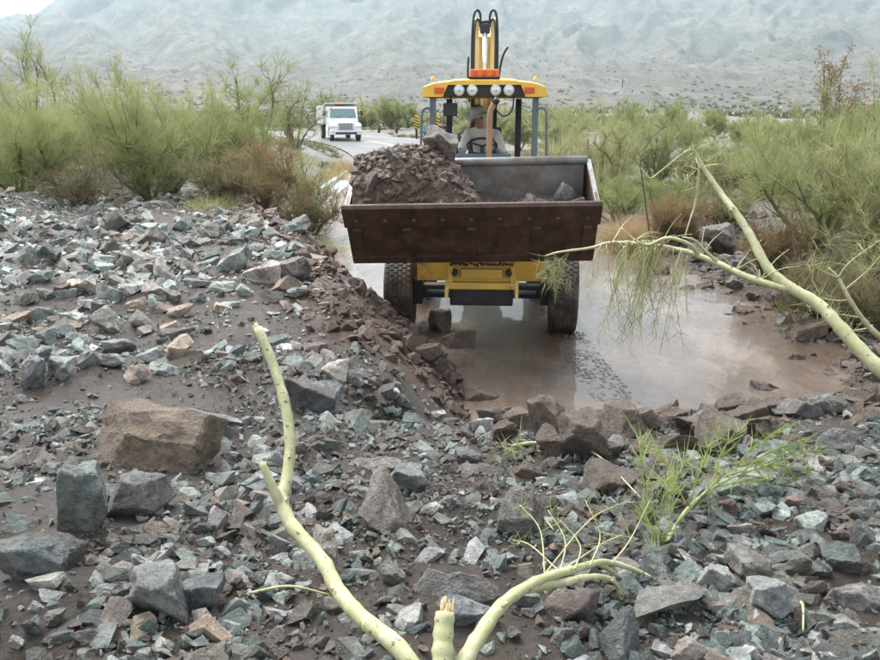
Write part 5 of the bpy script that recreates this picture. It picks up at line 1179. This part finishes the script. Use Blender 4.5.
for (a, b, c) in (((545, 578), (540, 530), (520, 505)), ((560, 572), (565, 540), (548, 510)), ((575, 569), (580, 545), (560, 520)), ((540, 580), (590, 520), (630, 500)), ((612, 563), (630, 540), (650, 500)), ((590, 566), (600, 535), (585, 500)), ((560, 572), (530, 545), (512, 540)), ((560, 572), (600, 545), (622, 535)), ((612, 580), (630, 600), (636, 612))):
    limb(fb, [P(*a, 2.15), P(*b, 2.3), P(*c, 2.42)], .0028, .0013, 'twig', 6); twiggy(fb, [P(*b, 2.3).lerp(P(*c, 2.42), f_) for f_ in (.1, .5, .9)], int(a[0] + c[1]), 3, (.04, .12), .0026, -.5, 'leaves', 'fresh', .004)
# leafy green sprig lying behind it
ls = empty('leafy_branch', (0, 0, 0)); tag(ls, 'leafy green palo verde sprig lying on the rocks at the right', 'branch')
def above(px, py, lift): g = hit(px, py + 6); q = P(px, py, g.y); q.z = max(q.z, g.z + lift); return q
limb(ls, [P(652, 582, 2.50), P(658, 562, 2.56), P(670, 535, 2.68), P(688, 508, 2.82), P(712, 488, 2.98), P(740, 474, 3.12), P(775, 462, 3.3)], .0095, .003, 'stem', 8)
tw_ = [(658, 562, 2.56, 672, 470), (664, 545, 2.62, 640, 430), (670, 535, 2.68, 690, 455), (688, 508, 2.82, 655, 445), (688, 508, 2.82, 720, 425), (712, 488, 2.98, 745, 425), (725, 482, 3.05, 790, 425), (740, 474, 3.12, 810, 440), (740, 474, 3.12, 815, 470), (712, 488, 2.98, 790, 485), (760, 466, 3.22, 822, 452), (676, 525, 2.72, 735, 470), (655, 575, 2.53, 640, 505)]
tips, dirs = [], []
for (x0, y0, d0, x1, y1) in tw_:
    a, b = P(x0, y0, d0), P(x1, y1, d0 + .25); m = a.lerp(b, .5) + Vector((rnd.uniform(-.03, .03), .02, rnd.uniform(.0, .03))); limb(ls, [a, m, b], .0034, .0014, 'twig', 5, 'fresh')
    for f in (.25, .45, .65, .85): tips.append(a.lerp(m, f * 2) if f < .5 else m.lerp(b, f * 2 - 1)); dirs.append((b - a).normalized() * 1.1)
twiggy(ls, tips, 61, 11, (.06, .17), .0045, 0, 'leaves', 'fresh', .006, dirs)
# small branch at the lip of the debris
sb_ = empty('leafy_branch', (0, 0, 0)); tag(sb_, 'small yellow-green branch with leaf cluster on the debris in front of the water', 'branch')
gA, gB = hit(515, 452), hit(590, 456); dA = gA.y
limb(sb_, [P(512, 446, dA), P(535, 443, dA + .02), P(560, 447, dA + .0), P(578, 447, dA - .02), P(590, 441, dA - .03)], .010, .012, 'stem', 8)
tp = [P(512 + rnd.uniform(-12, 26), 450 + rnd.uniform(-4, 14), dA - .03) for _ in range(14)]; twiggy(sb_, tp, 63, 12, (.06, .16), .005, .3, 'leaves', 'green', .03)
for k, ((x0, y0), (x1, y1), lb) in enumerate([((530, 522), (553, 537), 'short yellow-green twig on the mud right of the mud-caked slab'), ((250, 600), (330, 603), 'thin dry twig on the mud left of the tall limb base'), ((800, 608), (802, 640), 'thin straw stick standing among rocks at the bottom right'), ((575, 445), (640, 505), 'thin green twig hanging over the brown boulders')]):
    a, b = hit(x0, y0), hit(x1, y1); a.z += .02; b.z += .03; tag(MB().tube(catmull([a, a.lerp(b, .5) + Vector((0, 0, .03)), b], 5), list(np.linspace(.006, .003, 11)), 6).build('stick', M['bark']), lb, 'stick')
# leaning trunk at the right with its side branch
lt = empty('leaning_palo_verde', (0, 0, 0)); tag(lt, 'pale green trunk leaning in from the right edge with a long drooping side branch', 'branch')
gr0 = Vector((3.75, 4.9, gz(3.75, 4.9) - .1))
limb(lt, [gr0, P(955, 440, 5.05), P(905, 392, 5.3), P(868, 358, 5.5), P(838, 325, 5.7), P(818, 304, 5.85), P(790, 287, 6.0), P(768, 268, 6.15), P(750, 235, 6.35), P(735, 212, 6.5), P(722, 195, 6.65), P(706, 172, 6.8), P(694, 152, 6.9)], .062, .018, 'trunk', 14)
limb(lt, [P(796, 290, 5.97), P(775, 286, 6.05), P(745, 276, 6.2), P(715, 262, 6.4), P(680, 250, 6.6), P(640, 244, 6.75), P(610, 243, 6.85), P(590, 248, 6.9), P(560, 252, 6.95), P(545, 256, 6.95)], .031, .007, 'limb', 10)
limb(lt, [P(700, 258, 6.5), P(690, 245, 6.5), P(668, 238, 6.55), P(648, 245, 6.6), P(635, 240, 6.65), P(621, 228, 6.7)], .020, .007, 'limb', 8)
limb(lt, [P(720, 264, 6.38), P(704, 250, 6.4), P(694, 240, 6.4), P(682, 237, 6.45)], .016, .006, 'limb', 8)
limb(lt, [P(700, 165, 6.85), P(690, 150, 6.9), P(660, 172, 6.95), P(650, 178, 6.95), P(641, 168, 7.0)], .013, .004, 'limb', 7)
limb(lt, [P(700, 165, 6.84), P(696, 200, 6.8), P(690, 220, 6.75), P(685, 236, 6.7)], .012, .005, 'limb', 7)
splinter(lt, P(731, 210, 6.5), Vector((-.5, -.6, .4)), .03, 10, .05)
tips, dirs = [], []
for k in range(46):                                     # hanging twigs
    f = rnd.random(); a = P(690 - 90 * f, 250 - 6 * f, 6.55 + .3 * f) if k % 3 else P(rnd.uniform(625, 660), 240, 6.62); ln = rnd.uniform(.25, .85); p0 = a
    pts = [a, a + Vector((rnd.uniform(-.12, .06), rnd.uniform(-.1, .1), -ln * .45)), a + Vector((rnd.uniform(-.2, .12), rnd.uniform(-.15, .15), -ln))]; pts[2].z = max(pts[2].z, .12); limb(lt, pts, .005, .002, 'twig', 5)
    for g_ in (.4, .7, 1): tips.append(pts[0].lerp(pts[1], g_)); tips.append(pts[1].lerp(pts[2], g_))
twiggy(lt, tips, 71, 4, (.06, .20), .0045, 1.1, 'leaves', 'green2', .012)
tips = [P(548 + rnd.uniform(-6, 22), 255 + rnd.uniform(-2, 32), 6.95) for _ in range(20)]; twiggy(lt, tips, 72, 11, (.06, .18), .0055, .7, 'leaves', 'green2', .03)
tips = [P(692 + rnd.uniform(-16, 14), 152 + rnd.uniform(-10, 30), 6.88) for _ in range(16)]; twiggy(lt, tips, 73, 7, (.08, .22), .009, -.2, 'twigs', 'bark', .02)
tips = [P(790 - rnd.uniform(0, 190), 285 - rnd.uniform(5, 45), 6.3) for _ in range(0)]
for k in range(26):
    a = P(*[(760, 280), (735, 271), (700, 257), (660, 246), (636, 240), (612, 243)][k % 6], [6.13, 6.27, 6.5, 6.66, 6.66, 6.84][k % 6]); b = a + Vector((rnd.uniform(-.25, .25), rnd.uniform(-.2, .2), rnd.uniform(-.05, .28))); limb(lt, [a, a.lerp(b, .5) + Vector((0, 0, .03)), b], .006, .002, 'twig', 5)
# second, thinner limb at the right edge
rl = empty('broken_limb', (0, 0, 0)); tag(rl, 'thin pale green limb with fine twigs poking in at the far right edge', 'branch')
limb(rl, [Vector((4.55, 6.3, gz(4.55, 6.3) - .1)), P(905, 352, 6.45), P(878, 335, 6.5), P(862, 318, 6.55), P(850, 300, 6.6), P(838, 278, 6.7), P(828, 268, 6.75)], .030, .012, 'limb', 9)
for q in [((838, 278), (850, 262), (880, 240)), ((850, 300), (830, 300), (800, 292)), ((862, 318), (830, 312), (812, 303)), ((838, 278), (820, 270), (812, 262)), ((845, 290), (868, 270), (885, 250)), ((870, 328), (850, 330), (835, 320))]:
    pts = [P(*a, 6.65) for a in q]; limb(rl, pts, .008, .003, 'twig', 6); twiggy(rl, [pts[1], pts[1].lerp(pts[2], .5), pts[2]], 81 + int(q[2][0]), 16, (.08, .22), .006, -.2, 'leaves', 'green2', .03)
